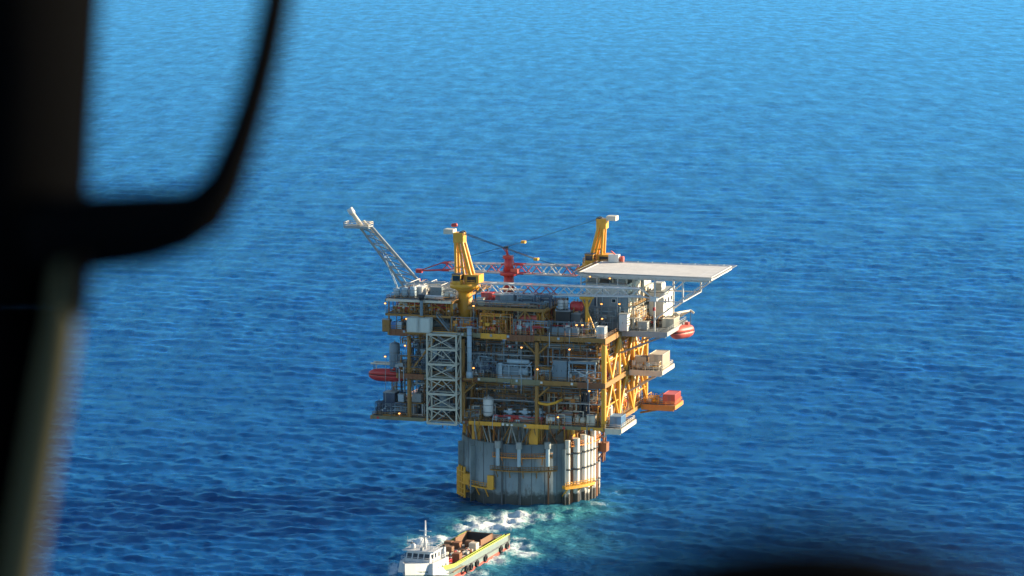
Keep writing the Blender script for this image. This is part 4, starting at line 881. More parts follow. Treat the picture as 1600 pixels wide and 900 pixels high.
stack('tall pale blue exhaust stack rising past the deck edge beside the stair tower', 730, 737, 512, -25.3, L2, LBL)
t = T('stack_bracket', 'small yellow outrigger shelf carrying the tall pale blue stack', 'bracket', (uu(733), -25.3, L2)); t.box('shelf', pv(726, 590, -25)[0], pv(742, 590, -25)[0], -26.6, -24.4, L2 - .4, L2 - .003, YELD)
for px in (728, 740): t.bar('bracket_arm', (pv(px, 590, -25)[0], -26.2, L2 - .3), (pv(px, 590, -25)[0], -24.3, L2 - 2.4), .14, YELD)
stack('thick pale stack beside the left posts of the stair tower on the middle deck', 658, 669, 547, -19.5, L2, LBL)
vertical_vessel('tall blue grey tank at the lifeboat end of the middle deck', u2_(616), -20.5, L2, 1.5, 8.2, GBL)
pump_skid('grey pump skid on the middle deck behind the stair tower', u2_(676), u2_(708), -20.5, L2, 4.0, GBL, LBL)
horizontal_vessel('dark round ended drum high on the middle deck by the inner column', u2_(738), u2_(768), -15, L2 , 2.0, DGR, lift=5.0)
pipe_rack('orange brown pipe bank under the upper deck near the sunny corner', u2_(900), u2_(944), -18, L2, L2 + 10, 18, 33, [RST, ORG, BRN, YELD], 2.5)
pipe_rack('tall grey pipes on the middle deck between generator and middle column', u2_(836), u2_(862), -17.5, L2, L2 + 9.8, 10, 34, GP, 2.5)
pipe_rack('blue pipe frame on the middle deck behind the thick pale stack', u2_(630), u2_(668), -15.5, L2, L2 + 9.6, 14, 35, [NAV, GBL, BRN, LBL], 2.5)
pipe_rack('overhead pipe rack hung high above the generator skid', u2_(772), u2_(850), -19, L2 , L2 + 9.2, 12, 36, [DGR, GRY, YELD], 2.4)
cabinet('small grey cabinet on the middle deck beside the tall blue grey tank', u2_(624), u2_(634), V, L2, 3.0, GRY, doors=1)
# sunny side of the middle deck
vertical_vessel('white tank with red band on the sunny front corner of the middle deck', 26.4, -17, L2, 1.5, 5.0, WHT)
cabinet('red hose cabinet between white tanks on the sunny side of the middle deck', 25.2, 27.6, -13.5, L2, 3.6, RED, doors=1, d=1.6)
vertical_vessel('squat white domed tank behind the red hose cabinet on the middle deck', 26.0, -8.5, L2, 1.9, 5.4, WHT)
container('white equipment hut in the middle of the sunny side of the middle deck', 24.5, 27.8, -3, 3, L2, 4.0, WHT, name='equipment_hut', cat='hut')
pump_skid('cream compressor skid at the far end of the sunny middle deck side', 24.2, 27.4, 7, L2, 4.2, CRM, CRM, d=3.4)
pipe_rack('cream and orange pipework behind the braces on the sunny middle deck side', 22.0, 25, -14, L2, L2 + 9.6, 18, 41, [CRM, YEL, ORG, RED], 26)
container('beige machinery house on the cantilevered platform of the middle deck', 34.2, 38.2, 4, 12.5, L2 + .02, 4.2, CRM, name='machinery_house', cat='hut')
cabinet('cream electrical kiosk on the middle deck platform beside the beige machinery house', 30.2, 33.4, 4, L2 + .02, 3.4, CRM, doors=2, d=2.6)

# ---------------- upper deck
V3 = -22.0
u3 = lambda px, v=V3, py=505: pv(px, py, v)[0]
container('pale green grey container on the front edge of the upper deck over the stair tower', u3(636, -26), u3(672, -26), -26.2, -23.6, L3 - .2, 4.1, PGN)
t = T('container_shelf', 'yellow outrigger shelf under the pale green grey container', 'bracket', (u3(654, -26), -25.2, L3 - .5)); t.box('shelf', u3(634, -26), u3(674, -26), -26.5, -24.46, L3 - .5, L3 - .203, YELD)
for px in (638, 654, 670): t.bar('arm', (u3(px, -26), -26.2, L3 - .5), (u3(px, -26), -24.3, L3 - 2.6), .16, YELD)
for i, px in enumerate((616, 625)): tote(('deep blue chemical tote near the pale green grey container', 'pale blue chemical tote between the deep blue one and the green container')[i], u3(px, -23), -23, L3, BLU if i == 0 else LBL, 'totes by the green container', 1.5, h=2.1)
cabinet('yellow box platform hung on the lifeboat end of the upper deck', u3(599, -22), u3(611, -22), -23, L3 - 1.0, 3.6, YELD, doors=2, name='service_platform', cat='platform')
pipe_rack('orange pipework on the middle level of the utility module', -33.5, -24, -21.5, 53.32, 56.8, 22, 51, OP, 5)
pipe_rack('yellow and red pipework in the utility module beside the crane pedestal', -23.5, -16.2, -21.5, 53.32, 56.9, 22, 52, OP + [RED], 5)
pipe_rack('brown pipe bank on the floor of the utility module', -33, -24, -20, L3, 52.7, 12, 53, [BRN, GBL, ORG, GRY], 5)
pump_skid('grey pump skid on the floor of the utility module by the steep stair', -22.5, -16.5, -20.5, L3, 3.4, GBL, GRY)
def stair(label, a, b, w, mat, n=12):
    a = Vector(a); b = Vector(b); t = T('stairway', label, 'stairs', tuple(a))
    for s in (0, w): t.bar('stringer', a + Vector((0, s, 0)), b + Vector((0, s, 0)), .2, mat); t.bar('handrail', a + Vector((0, s, 1.1)), b + Vector((0, s, 1.1)), .07, mat)
    for k in range(n):
        p = a.lerp(b, (k + .5) / n); t.box('tread', p.x - .2, p.x + .2, p.y, p.y + w, p.z, p.z + .08, GRY)
    for p in (a, a.lerp(b, .5), b): t.bar('baluster', p, p + Vector((0, 0, 1.1)), .07, mat)
stair('steep grey stair from the upper deck into the utility module', (u3(702, -24), -23.9, L3), (u3(682, -24), -23.9, 53.4), 1.3, GBL)
# roof of the utility module
for i, px in enumerate((620, 632, 644)): vertical_vessel(('squat pale blue tank at the outer corner of the utility module roof', 'squat pale blue tank in the middle of the three on the utility module roof', 'squat pale blue tank nearest the flare boom foot on the utility module roof')[i], pv(px, 470, -19)[0], -19 + i * .4, 57.4, .95, 2.7 + .2 * i, LBL, legs=False)
container('white cabin on the utility module roof at the foot of the flare boom', pv(649, 470, -16)[0], pv(661, 470, -16)[0], -17, -12, 57.4, 2.9, WHT, name='roof_cabin', cat='hut')
t = T('pipe_spool', 'long white pipe laid along the front edge of the utility module roof', 'pipe', (pv(677, 470, -21.5)[0], -21.5, 57.4)); t.mesh('pipe', G().capsule((pv(663, 468, -21.5)[0], -21.5, 58.2), (pv(692, 468, -21.5)[0], -21.5, 58.2), .55, 14, .1), WHT)
for px in (667, 688): t.box('cradle', pv(px, 470, -21.5)[0] - .2, pv(px, 470, -21.5)[0] + .2, -22.1, -20.9, 57.4, 57.9, DGR)
t = T('vent_funnel', 'grey vent post with black funnel head in front of the utility module', 'vent', (u3(658, -24.6), -24.4, 53.3)); t.bar('post', (u3(658, -24.6), -24.3, 53.3), (u3(658, -24.6), -24.3, 58), .45, GBL, 10); t.cyl('funnel', (u3(658, -24.6), -24.3, 57.6), (u3(658, -24.6), -24.3, 59.2), .6, BLK, 1.1); t.box('foot', u3(654, -24.6), u3(662, -24.6), -24.7, -23.3, 52.9, 53.3, YELD)
cabinet('grey blue cabinet on the utility module roof near the crane pedestal', pv(672, 462, -14)[0], pv(690, 462, -14)[0], -14, 57.4, 2.6, GBL, doors=3)
pump_skid('cream pump skid on the utility module roof beside the crane pedestal', pv(692, 462, -19)[0], pv(708, 462, -19)[0], -19, 57.4, 2.0, CRM, WHT)
# inside the process module
for i, (px, m, h) in enumerate(((758, YEL, 6.4), (764, ORG, 6.8), (770, YEL, 5.6), (787, YEL, 6.6))): vertical_vessel(('slim yellow column vessel nearest the crane pedestal in the process module', 'slim orange column vessel between two yellow ones in the process module', 'short yellow column vessel in the process module beside the orange one', 'slim yellow column vessel standing alone in the process module')[i], u3(px, -19), -19, L3, .62 if i < 3 else .45, h, m)
pipe_rack('orange pipework behind the yellow column vessels in the process module', -9.5, 0, -17.5, L3, 55.4, 26, 61, OP, 6)
pipe_rack('red and grey pipework in the right half of the process module', 0.5, 10, -20, L3, 55.2, 20, 62, [RED, GBL, CRM, SAL, DGR], 6)
horizontal_vessel('red drum inside the right half of the process module', 3.4, 8.6, -20.5, L3, .9, SAL, lift=3.4)
cabinet('grey blue cabinet low in the process module behind the front truss', 1.0, 5.0, -21.4, L3, 2.4, GBL, doors=3)
cabinet('pale blue battery cabinet at the truss foot of the process module', 6.0, 8.2, -21.4, L3, 2.0, LBL, doors=2)
# roof of the process module
ZP = 56.2
ur = lambda px, v=-18: pv(px, 478, v)[0]
container('grey blue plant room on the process module roof', ur(783), ur(803), -19, -14.5, ZP, 3.0, GBL, name='plant_room', cat='hut')
pipe_rack('grey blue pipe frame covering the right half of the process module roof', ur(804), ur(838), -20, ZP, ZP + 3.4, 18, 71, [GBL, NAV, LBL], 5, frame=GBL)
pipe_rack('dark blue pipe frame at the outer end of the process module roof', ur(839), ur(864), -20, ZP, ZP + 3.6, 14, 72, [GBL, NAV, GRY], 5, frame=NAV)
container('dark red open cargo skip on the process module roof by the crane', ur(750), ur(767), -17, -14, ZP, 3.2, RED, name='cargo_skip', cat='skip')
cabinet('cream tool locker in front of the dark red skip on the process module roof', ur(745, -21), ur(755, -21), -21, ZP, 2.3, CRM, doors=2)
t = T('cable_tray', 'pale flat cable tray across the rear of the process module roof', 'tray', (ur(795, -8), -8, ZP)); t.box('tray', ur(780, -8), ur(820, -8), -9, -7, ZP + 3.0, ZP + 3.3, CRM)
for px in (783, 800, 817): t.bar('post', (ur(px, -8), -8, ZP), (ur(px, -8), -8, ZP + 3.0), .12, GRY)
# right of the process module
for i in range(4): tote(('grey blue chemical tote at the process module end of the row of four', 'second grey blue chemical tote from the process module in the row of four', 'third grey blue chemical tote from the process module in the row of four', 'grey blue chemical tote at the boom rest end of the row of four')[i], u3(868 + i * 10.5, -21), -21, L3, GBL, 'totes in front of the quarters', 1.7, h=2.3)
cabinet('black generator housing on the upper deck behind the row of totes', u3(868, -17), u3(890, -17), -17, L3, 6.2, BLK, doors=3, d=4, name='generator_housing')
cabinet('brown black switch house on the upper deck between generator housing and boom rest', u3(892, -15.5), u3(907, -15.5), -15.5, L3, 5.4, DGR, doors=2, d=3)
horizontal_vessel('white ended dark red drum on top of the black generator housing', u3(890, -14, 480), u3(911, -14, 480), -13.5, L3 + 5.6, 1.4, RED, lift=.2)
vertical_vessel('small white dome tank on the black generator housing roof', u3(876, -15, 480), -15, L3 + 6.2, .9, 2.8, WHT, legs=False)
vertical_vessel('small white dome tank at the rear of the black generator housing roof', u3(884, -14, 480), -13.8, L3 + 6.2, .7, 2.6, WHT, legs=False)
container('white canvas topped crate on the sunny front corner of the upper deck', 26.2, 28.6, -23.4, -20.5, L3, 3.2, WHT, name='cargo_crate', cat='crate')
cabinet('white louvred unit at the sunny front corner of the quarters', 29.0, 31.4, -9.6, L3, 5.0, WHT, doors=2, d=3)
cabinet('grey kiosk on the upper platform beside the sunny wall of the quarters', 33.4, 36, -5.4, L3 + .02, 2.4, GRY, doors=2, d=2.4)
pipe_rack('dark pipe bundle on the upper platform under the helideck truss', 33.2, 37.6, 2.2, L3 + .02, L3 + 2.6, 10, 81, [DGR, BRN, CRM], 5.4)
container('cream deck store on the upper platform near the red lifeboat', 38.6, 42.0, 1.5, 8, L3 + .02, 2.5, CRM, name='deck_store', cat='hut')

# ---------------- fine pipework along the deck edges and the sunny side
TH_ = (.07, .17)
EX = [('thin pale pipes and valves on the lower deck edge by the stair tower', 722, 752, L1, 3.2, GP + [LBL]), ('thin pipes along the lower deck edge in front of the wellhead row', 772, 848, L1, 1.9, [RED, LBL, GRY, GBL]),
      ('thin rusty pipes on the lower deck edge past the middle yellow column', 852, 900, L1, 3.4, [RST, LBL, CRM, YELD]), ('thin dark pipes on the lower deck wing edge', 586, 640, L1, 3.8, [NAV, GBL, LBL]),
      ('thin pipes on the middle deck edge left of the generator skid', 738, 778, L2, 4.6, [GBL, LBL, NAV, GRY]), ('thin pipes on the middle deck edge beside the middle yellow column', 836, 866, L2, 4.2, [GBL, LBL, YELD]),
      ('thin pipes in front of the grey roofed skid on the middle deck', 888, 942, L2, 3.0, [LBL, GBL, ORG]), ('thin blue pipes on the middle deck edge by the tall blue grey tank', 620, 668, L2, 5.2, [GBL, LBL, NAV, YELD]),
      ('thin pipes on the upper deck edge between stair tower and process module', 706, 748, L3, 4.2, [GBL, ORG, YEL, LBL, RED]), ('thin orange pipes along the front truss of the process module', 750, 800, L3, 5.6, OP), ('thin grey and red pipes along the front truss of the process module', 802, 858, L3, 4.2, [GBL, RED, LBL, CRM])]
for i, (lab, a, b, z, h, ms) in enumerate(EX): pipe_rack(lab, pv(a, 600, -23)[0], pv(b, 600, -23)[0], -23.6, z, z + h, 17, 200 + i, ms, 1.8, rr=TH_, frame=ms[0])
EH = [('header pipes hung under the middle deck over the wellhead row', -11, 27, L2 - 4.2, L2 - 1.75, -22.5), ('header pipes hung under the upper deck over the generator skid', -11, 27, L3 - 4.0, L3 - 1.95, -22.5), ('header pipes hung under the upper deck at the lifeboat end', -31, -13, L3 - 4.2, L3 - 1.95, -22.5), ('header pipes hung under the middle deck behind the stair tower', -29, -13, L2 - 4.0, L2 - 1.75, -22.5)]
for i, (lab, a, b, z0, z1, v) in enumerate(EH): pipe_rack(lab, a, b, v, z0, z1, 16, 300 + i, [YELD, BRN, GRY, GBL, DGR], 2.2, rr=(.1, .26), frame=YELD)
ES = [('thin cream and orange pipes along the sunny edge of the lower deck', L1, 5.5, [CRM, ORG, YEL, WHT, RED]), ('thin cream and yellow pipes along the sunny edge of the middle deck', L2, 6.5, [CRM, ORG, YEL, WHT, SAL]), ]
for i, (lab, z, h, ms) in enumerate(ES): pipe_rack(lab, -22, 22, 26.4, z, z + h, 34, 400 + i, ms, 1.7, rr=(.1, .28), frame=YEL, along='v')
pipe_rack('cream pipes hung under the upper deck on the sunny side', -22, 22, 26.2, L3 - 5.5, L3 - 1.95, 26, 410, [CRM, ORG, YEL, SAL], 1.8, rr=(.1, .3), frame=YEL, along='v')
pipe_rack('cream pipes hung under the middle deck on the sunny side', -22, 22, 26.2, L2 - 5.0, L2 - 1.75, 26, 411, [CRM, ORG, YEL, SAL], 1.8, rr=(.1, .3), frame=YEL, along='v')
pipe_rack('white pipes and boxes along the foot of the sunny quarters wall', -5, 15, 31.6, L3 + .03, L3 + 5.5, 30, 420, [CRM, WHT, YEL, GRY], 1.5, rr=(.1, .3), frame=CRM, along='v')
pipe_rack('small cream pipes and boxes on the cantilevered middle platform', 30, 38, 1.4, L2 + .03, L2 + 2.4, 8, 421, [CRM, WHT, YEL], 2.4, rr=TH_, frame=CRM)
pipe_rack('small brown pipes and boxes on the far lower platform', 30, 34, 17, L1 + .03, L1 + 2.4, 12, 422, [CRM, BRN, YEL], 6, rr=TH_, frame=YEL)
pipe_rack('white masts pipes and boxes over the rear of the utility module roof', -33, -17, -12, 57.42, 60.2, 26, 423, [WHT, LBL, CRM, GRY], 12, rr=TH_, frame=WHT)
pipe_rack('small cream and grey fittings on the process module roof edge', -10, 10, -21.8, 56.22, 57.9, 16, 424, [GBL, CRM, LBL, GRY], 1.5, rr=TH_, frame=GBL)
pipe_rack('grey fittings on the upper deck between totes and generator housing', 12, 25, -19.6, L3, L3 + 3.6, 18, 425, [GBL, DGR, RED, WHT], 2, rr=TH_, frame=GBL)
pipe_rack('grey pipes climbing the shaded front wall of the quarters', 18, 29, -8.4, L3, L3 + 6.5, 16, 426, [GBL, LBL, GRY], 1.6, rr=TH_, frame=GBL)
t = T('riser_cluster', 'dense ring of pipes rising from the hull rim to the lower deck', 'pipes', (0, 0, ZT)); rs = random.Random(9)
for i in range(70):
    a = rs.uniform(-80, 110); rr_ = RH - rs.uniform(.8, 5); x, y = onhull(a, rr_); t.bar('riser', (x, y, ZT - .1), (x + rs.uniform(-1, 1), y + rs.uniform(-.6, .6), L1 - .4), rs.uniform(.1, .34), rs.choice([DGR, GRY, YELD, RST, ORG, GBL]), 8)
for i in range(26):
    a = rs.uniform(-60, 100); x, y = onhull(a, RH - .6); x2, y2 = onhull(a + rs.uniform(-12, 12), RH - .4); t.bar('brace', (x, y, ZT), (x2, y2, L1 - 1), rs.uniform(.12, .24), rs.choice([YELD, GRY, RST]), 6)

container('white pump house behind the second yellow brace of the sunny lower deck', 24.2, 27.9, -13.5, -9.6, L1, 4.6, WHT, name='pump_house', cat='hut')
container('cream chemical store behind the third yellow brace of the sunny lower deck', 24.2, 27.9, 5.5, 9.2, L1, 5.2, CRM, name='chemical_store', cat='hut')
cabinet('tall cream switch panel between white tank and hut on the sunny middle deck', 25.8, 28.0, -6, L2, 5.2, CRM, doors=2, d=2.2)
vertical_vessel('tall cream vessel at the rear of the sunny middle deck side', 26.2, 15.5, L2, 1.6, 7.4, CRM)
vertical_vessel('tall cream vessel at the rear of the sunny lower deck side', 26.2, 18.5, L1, 1.6, 7.0, CRM)
pipe_rack('bright orange pipes at the open sunny end of the process module', -21, -9, 8.6, L3, L3 + 6.4, 22, 610, [ORG, YEL, ORG, RED], 1.8, rr=(.14, .34), frame=YEL, along='v')
pipe_rack('bright orange pipes at the crane end of the utility module', -22, -8, -17.4, 53.34, 56.9, 22, 611, [ORG, YEL, ORG, CRM], 1.7, rr=(.12, .3), frame=YEL, along='v')
pipe_rack('yellow and orange riser pipes between crane pedestal and process module', -14, -6, -12.8, L3, L3 + 7.2, 18, 612, [YEL, ORG, CRM], 1.6, rr=(.12, .3), frame=YEL, along='v')
EF = [('tall mixed pipework filling the lower deck bay behind the stair tower', -27, -13, L1, 9.4, [NAV, GBL, DGR, BRN]), ('tall mixed pipework filling the lower deck bay of the wellheads', -11.5, 8.6, L1, 8.8, [DGR, GBL, BRN, YELD]), ('tall mixed pipework filling the lower deck bay by the sunny corner', 10, 27, L1, 9.6, [RST, GBL, BRN, ORG, CRM]),
      ('tall mixed pipework filling the middle deck bay behind the stair tower', -27, -13, L2, 9.6, [NAV, GBL, DGR, LBL]), ('tall mixed pipework filling the middle deck bay of the generator', -11.5, 8.6, L2, 9.4, [DGR, GBL, LBL, BRN]), ('tall mixed pipework filling the middle deck bay by the sunny corner', 10, 27, L2, 9.6, [ORG, GBL, BRN, LBL, RST])]
for i, (lab, a, b, z, h, ms) in enumerate(EF): pipe_rack(lab, a, b, -19.4, z, z + h, 42, 500 + i, ms, 3.0, rr=(.12, .38), frame=ms[2])
for i, (z, w) in enumerate(((L1 + 6.2, 'lower'), (L2 + 6.6, 'middle'))): # ladder-type cable trays hung along the front
    t = T('cable_tray', 'long grey cable tray hung along the front of the %s deck' % w, 'tray', (8, -22.3, z))
    for y in (-22.8, -22.1): t.bar('side_rail', (-11.5, y, z), (27.5, y, z), .1, GRY)
    for k in range(40): t.bar('rung', (-11.3 + k * .99, -22.8, z), (-11.3 + k * .99, -22.1, z), .05, GRY)
    for k in range(9): t.bar('hanger', (-10 + k * 4.5, -22.4, z), (-10 + k * 4.5, -22.4, z + 4.3), .07, YELD)
# ---------------- lifeboats and davits
za = pv(600, 585, -20)[1]
x0, x1 = pv(577, 585, -20)[0], pv(634, 585, -20)[0]
t, q, a, b, d, L = lifeboat('long dark red enclosed lifeboat hanging at the shaded end of the middle deck', (x0, -20, za), (x1, -20, za), 2.0, RED, 'cream davit beam over the long dark red lifeboat at the shaded end')
q.bar('beam', (x0 + .5, -20, za + 3.0), (UL + 8, -20, za + 3.0), .28, CRM, 8); q.bar('beam', (x0 + .5, -17.5, za + 3.0), (UL + 8, -17.5, za + 3.0), .28, CRM, 8)
for f in (.12, .85): q.bar('fall', (x0 + (x1 - x0) * f, -20, za + 1.2), (x0 + (x1 - x0) * f, -20, za + 3.0), .09, DGR); q.bar('cross_beam', (x0 + (x1 - x0) * f, -20, za + 3.0), (x0 + (x1 - x0) * f, -17.5, za + 3.0), .22, CRM, 8)
q.box('winch', x1 - 1, x1 + 1, -19.6, -17.9, za + 3.0, za + 4.3, CRM); q.box('embarkation_deck', x0 + 1, x1 + 2, -17.6, -14.5, za - 1.2, za - 1.0, DCK); q.bar('hanger', (x0 + 1.2, -17.5, za - 1.1), (x0 + 1.2, -17.5, za + 3), .12, CRM)
t, q, a, b, d, L = lifeboat('pale red enclosed lifeboat hanging off the upper platform below the helideck', (40.6, 4.5, 47.0), (44.6, 13.5, 47.0), 2.1, SAL, 'cream davit arms over the pale red lifeboat below the helideck')
for v, dx in ((6.2, -2.0), (12.4, .8)): q.bar('arm', (38, v, L3 + .1), (43.4 + dx, v, L3 + 3.6), .35, CRM, 8); q.bar('arm', (43.4 + dx, v, L3 + 3.6), (44.4 + dx, v, L3 + 2.8), .3, CRM, 8); q.bar('fall', (43.4 + dx, v, L3 + 3.5), (43.4 + dx, v, 48.2), .09, DGR)
q.bar('cross_beam', (41.2, 6.2, L3 + 3.5), (44.0, 12.4, L3 + 3.5), .3, CRM, 8); q.box('winch', 39.5, 41.2, 10, 12.4, L3 + 1.6, L3 + 2.9, CRM); q.bar('winch_post', (40.3, 11.2, L3), (40.3, 11.2, L3 + 1.6), .4, CRM, 8)

# ---------------- lit floodlights on poles
FL = [(602, 474, -23.6, 53.3, 'at the outer corner of the utility module'), (633, 540, -23.9, L2, 'beside the lifeboat end column of the middle deck'), (602, 557, -23.2, L1, 'over the red lifeboat'), (815, 543, -23.0, L2, 'above the generator skid'), (890, 546, -22.8, L2, 'above the grey roofed skid'),
      (921, 611, -23, L1, 'above the sunny corner of the lower deck'), (940, 475, -8, L3, 'on the shaded front of the quarters'), (968, 475, -8, L3, 'near the sunny corner of the quarters'), (941, 498, -9, L3, 'low on the shaded front of the quarters'), (901, 508, -20, L3, 'over the row of four totes'), (910, 508, -20, L3, 'beside the boom rest'),
      (740, 575, -24, L2, 'beside the tall pale blue stack'), (872, 652, -24, L1, 'by the pale blue control cabinet'), (840, 577, -24, L2, 'beside the middle yellow column'), (624, 646, -24, L1, 'on the rail of the lower deck wing'), (740, 478, -23, L3, 'between utility module and process module'), (635, 498, -24, L3, 'above the blue totes'), (922, 432, -8, L3, 'under the helideck edge above the grey front wall'), (953, 435, -8, L3, 'under the helideck near the roof posts')]
for px, py, v, zd, w in FL:
    u, z = pv(px, py, v); t = T('floodlight', 'small lit orange floodlight ' + w, 'floodlight', (u, v, zd), 'lit floodlights on the decks')
    t.bar('pole', (u, v, min(zd, z - .5)), (u, v, z), .07, GRY); t.mesh('lamp', G().capsule((u - .12, v - .1, z), (u + .12, v - .1, z), .16, 10, .9), LAMP); t.box('hood', u - .3, u + .3, v, v + .3, z - .22, z + .3, DGR)

# ================================================================== the supply boat
BF = (-10.9, -69.8, R(-110.7))           # stern centre on the water and heading; x forward, y to port
def build_boat():
    t = T('supply_boat', 'white and grey supply boat with lime trim moving off from the platform', 'boat', (24, 0, 0), frame=BF)
    B = 5.9; LN = 57.0
    def half(s, z):
        f = max(0.0, (s - 36) / (LN - 36)); w = B * (1 - f ** 2.1); fl = max(0, min(1, z / 5.0)); return max(.05, w * (1 if s < 34 else (.80 + .2 * fl) if f < .97 else .5 + .5 * fl))
    def sheer(s): return 3.9 + (2.6 * max(0, (s - 34) / 20) ** 1.3 if s > 34 else 0)
    S_ = [0, 1, 4, 10, 16, 22, 28, 34, 38, 42, 46, 49, 52, 54, 55.5, 57]
    def band(name, za, zb, mat, out=0.0, lo=-1, hi=99):
        for sg in (1, -1):
            rs = [[(s, sg * (half(s, za(s)) + out), za(s)), (s, sg * (half(s, zb(s)) + out), zb(s)), (s, sg * (half(s, zb(s)) + out - .28), zb(s)), (s, sg * (half(s, za(s)) + out - .28), za(s))] for s in S_ if lo <= s <= hi]
            if sg < 0: rs = [list(reversed(r)) for r in rs]
            t.mesh(name, G().rings(rs, True, False), mat)
    band('bottom_plating', lambda s: -3.0, lambda s: .25, BOT); band('boot_stripe', lambda s: .25, lambda s: .75, BOT, .01); lw = lambda s: .22 if s < 30 else .22 + min(.9, (s - 30) * .1)
    band('side_plating', lambda s: .75, lambda s: sheer(s) - lw(s), HSG); band('bulwark', lambda s: sheer(s) - lw(s), sheer, LIM, .02, hi=46); band('bow_bulwark', lambda s: sheer(s) - lw(s) - .8, lambda s: sheer(s) + .9, BWH, .03, lo=45)
    t.box('transom', -.25, .02, -B + .1, B - .1, -2.5, 2.2, DGR)
    for sg in (-1, 1): t.box('stern_gate_post', -.2, 1.2, sg * B - (.9 if sg > 0 else 0), sg * B + (.9 if sg < 0 else 0), 2.2, 3.9, DGR)
    t.box('cargo_deck', 0, 39, -B + .2, B - .2, 2.1, 2.3, BRN); d = t.mesh('fore_deck', G().add([(38, -5, 4.4), (48, -4.3, 5.2), (56, -.4, 6.2), (56, .4, 6.2), (48, 4.3, 5.2), (38, 5, 4.4)], [(0, 1, 4, 5), (1, 2, 3, 4)]), GRY)
    for sg in (-1, 1): # inner cargo rail
        t.box('cargo_rail', 1, 37, sg * (B - 1.0) - .12, sg * (B - 1.0) + .12, 3.55, 3.85, LIM)
        for k in range(13): t.box('rail_stanchion', 1.2 + k * 2.9, 1.5 + k * 2.9, sg * (B - 1.0) - .1, sg * (B - 1.0) + .1, 2.3, 3.55, DGR)
    # deckhouse
    t.b = Vector((21.6, 0, .35))
    h = t.mesh('deckhouse', G().rings([[(38.4, -5.1, 2.3), (47.6, -4.7, 4.2), (47.6, 4.7, 4.2), (38.4, 5.1, 2.3)], [(38.4, -5.1, 6.9), (46.9, -4.4, 6.9), (46.9, 4.4, 6.9), (38.4, 5.1, 6.9)]], True, False), BWH)
    w = t.mesh('wheelhouse', G().rings([[(40.2, -3.9, 6.9), (46.3, -3.3, 6.9), (46.3, 3.3, 6.9), (40.2, 3.9, 6.9)], [(40.2, -3.9, 9.3), (45.3, -3.1, 9.3), (45.3, 3.1, 9.3), (40.2, 3.9, 9.3)]], True, False), BWH)
    t.box('wheelhouse_roof', 39.8, 45.9, -4.2, 4.2, 9.303, 9.55, BWH, w)
    for y in (-2.3, -.75, .8, 2.3): # raked front windows
        x = lambda z: 46.3 - (z - 6.9) / 2.4 + .03
        t.mesh('window', G().add([(x(7.6), y - .62, 7.6), (x(7.6), y + .62, 7.6), (x(8.8), y + .6, 8.8), (x(8.8), y - .6, 8.8), (x(7.6) - .1, y - .62, 7.6), (x(7.6) - .1, y + .62, 7.6), (x(8.8) - .1, y + .6, 8.8), (x(8.8) - .1, y - .6, 8.8)], [(0, 1, 2, 3), (0, 4, 5, 1), (1, 5, 6, 2), (2, 6, 7, 3), (3, 7, 4, 0)]), GLS, w)
    for s in (41.2, 43.0, 44.6):
        yy = 3.9 - (s - 40.2) / 6.1 * .6
        for sg in (-1, 1): t.box('window', s - .5, s + .5, sg * (yy - .05) - .06, sg * (yy - .05) + .06, 7.7, 8.7, GLS, w)
    for s in (40, 42.2, 44.4): t.box('porthole', s - .3, s + .3, 4.98 - (s - 40) * .05, 5.08 - (s - 40) * .06, 5.0, 5.6, GLS, h)
    t.box('aft_door', 38.3, 38.4, -.6, .6, 2.3, 4.4, GRY, h)
    t.mesh('handrail', rail(G(), [(38.6, -4.9, 6.9), (38.6, 4.9, 6.9), (46.6, 4.2, 6.9), (46.6, -4.2, 6.9), (38.6, -4.9, 6.9)], r=.05), BWH, h, 'stuff'); t.mesh('handrail', rail(G(), [(40, -4, 9.55), (40, 4, 9.55), (45.6, 4, 9.55)], r=.05), BWH, w, 'stuff')
    for sg in (-1, 1): t.cyl('funnel', (39.6, sg * 4.2, 6.9), (39.3, sg * 4.2, 9.6), .65, BWH, .5); t.cyl('funnel_top', (39.3, sg * 4.2, 9.6), (39.25, sg * 4.2, 10.0), .5, BLK)
    m = t.cyl('mast', (41.4, 0, 9.5), (41.0, 0, 16.2), .42, BWH, .16, 10); t.bar('yardarm', (41.2, -1.6, 13.6), (41.2, 1.6, 13.6), .09, BWH); t.bar('radar', (41.6, -1.3, 12.3), (41.6, 1.3, 12.3), .2, BWH); t.bar('mast_leg', (42.8, -.9, 9.5), (41.3, 0, 13), .12, BWH); t.bar('mast_leg', (42.8, .9, 9.5), (41.3, 0, 13), .12, BWH)
    t.mesh('satellite_dome', G().capsule((44, -2, 9.8), (44, -2, 10.4), .6, 12, .9), BWH); t.bar('antenna', (44.6, 2.8, 9.5), (44.6, 3.0, 13.5), .05, GRY); t.bar('antenna', (45, -3, 9.5), (45, -3.1, 12.8), .05, GRY)
    t.box('searchlight', 44.8, 45.5, .4, 1.1, 9.55, 10.3, GRY)
    t.b = Vector((24, 0, 0))
    for s in (2.5, 7, 18, 24, 28, 31): # tyre fenders
        g = G(); n = 12; rs = []
        for i in range(n + 1):
            a = 2 * math.pi * i / n; rs.append([(s + (.72 + .3 * math.cos(b)) * math.cos(a), half(s, 1) + .25 + .3 * math.sin(b), 1.25 + (.72 + .3 * math.cos(b)) * math.sin(a)) for b in [2 * math.pi * j / 6 for j in range(6)]])
        t.mesh('tyre_fender', g.rings(rs, False), TYR)
    t.tube('rubbing_strake', [(s, half(s, 2) + .1, 2.0 + (sheer(s) - 3.9) * .6) for s in S_[:-1]], .18, DGR); t.tube('rubbing_strake', [(s, -half(s, 2) - .1, 2.0 + (sheer(s) - 3.9) * .6) for s in S_[:-1]], .18, DGR)
build_boat()
def bt(name, label, cat, x, y, z=2.3, group=None): return T(name, label, cat, (x, y, z), group, frame=BF)
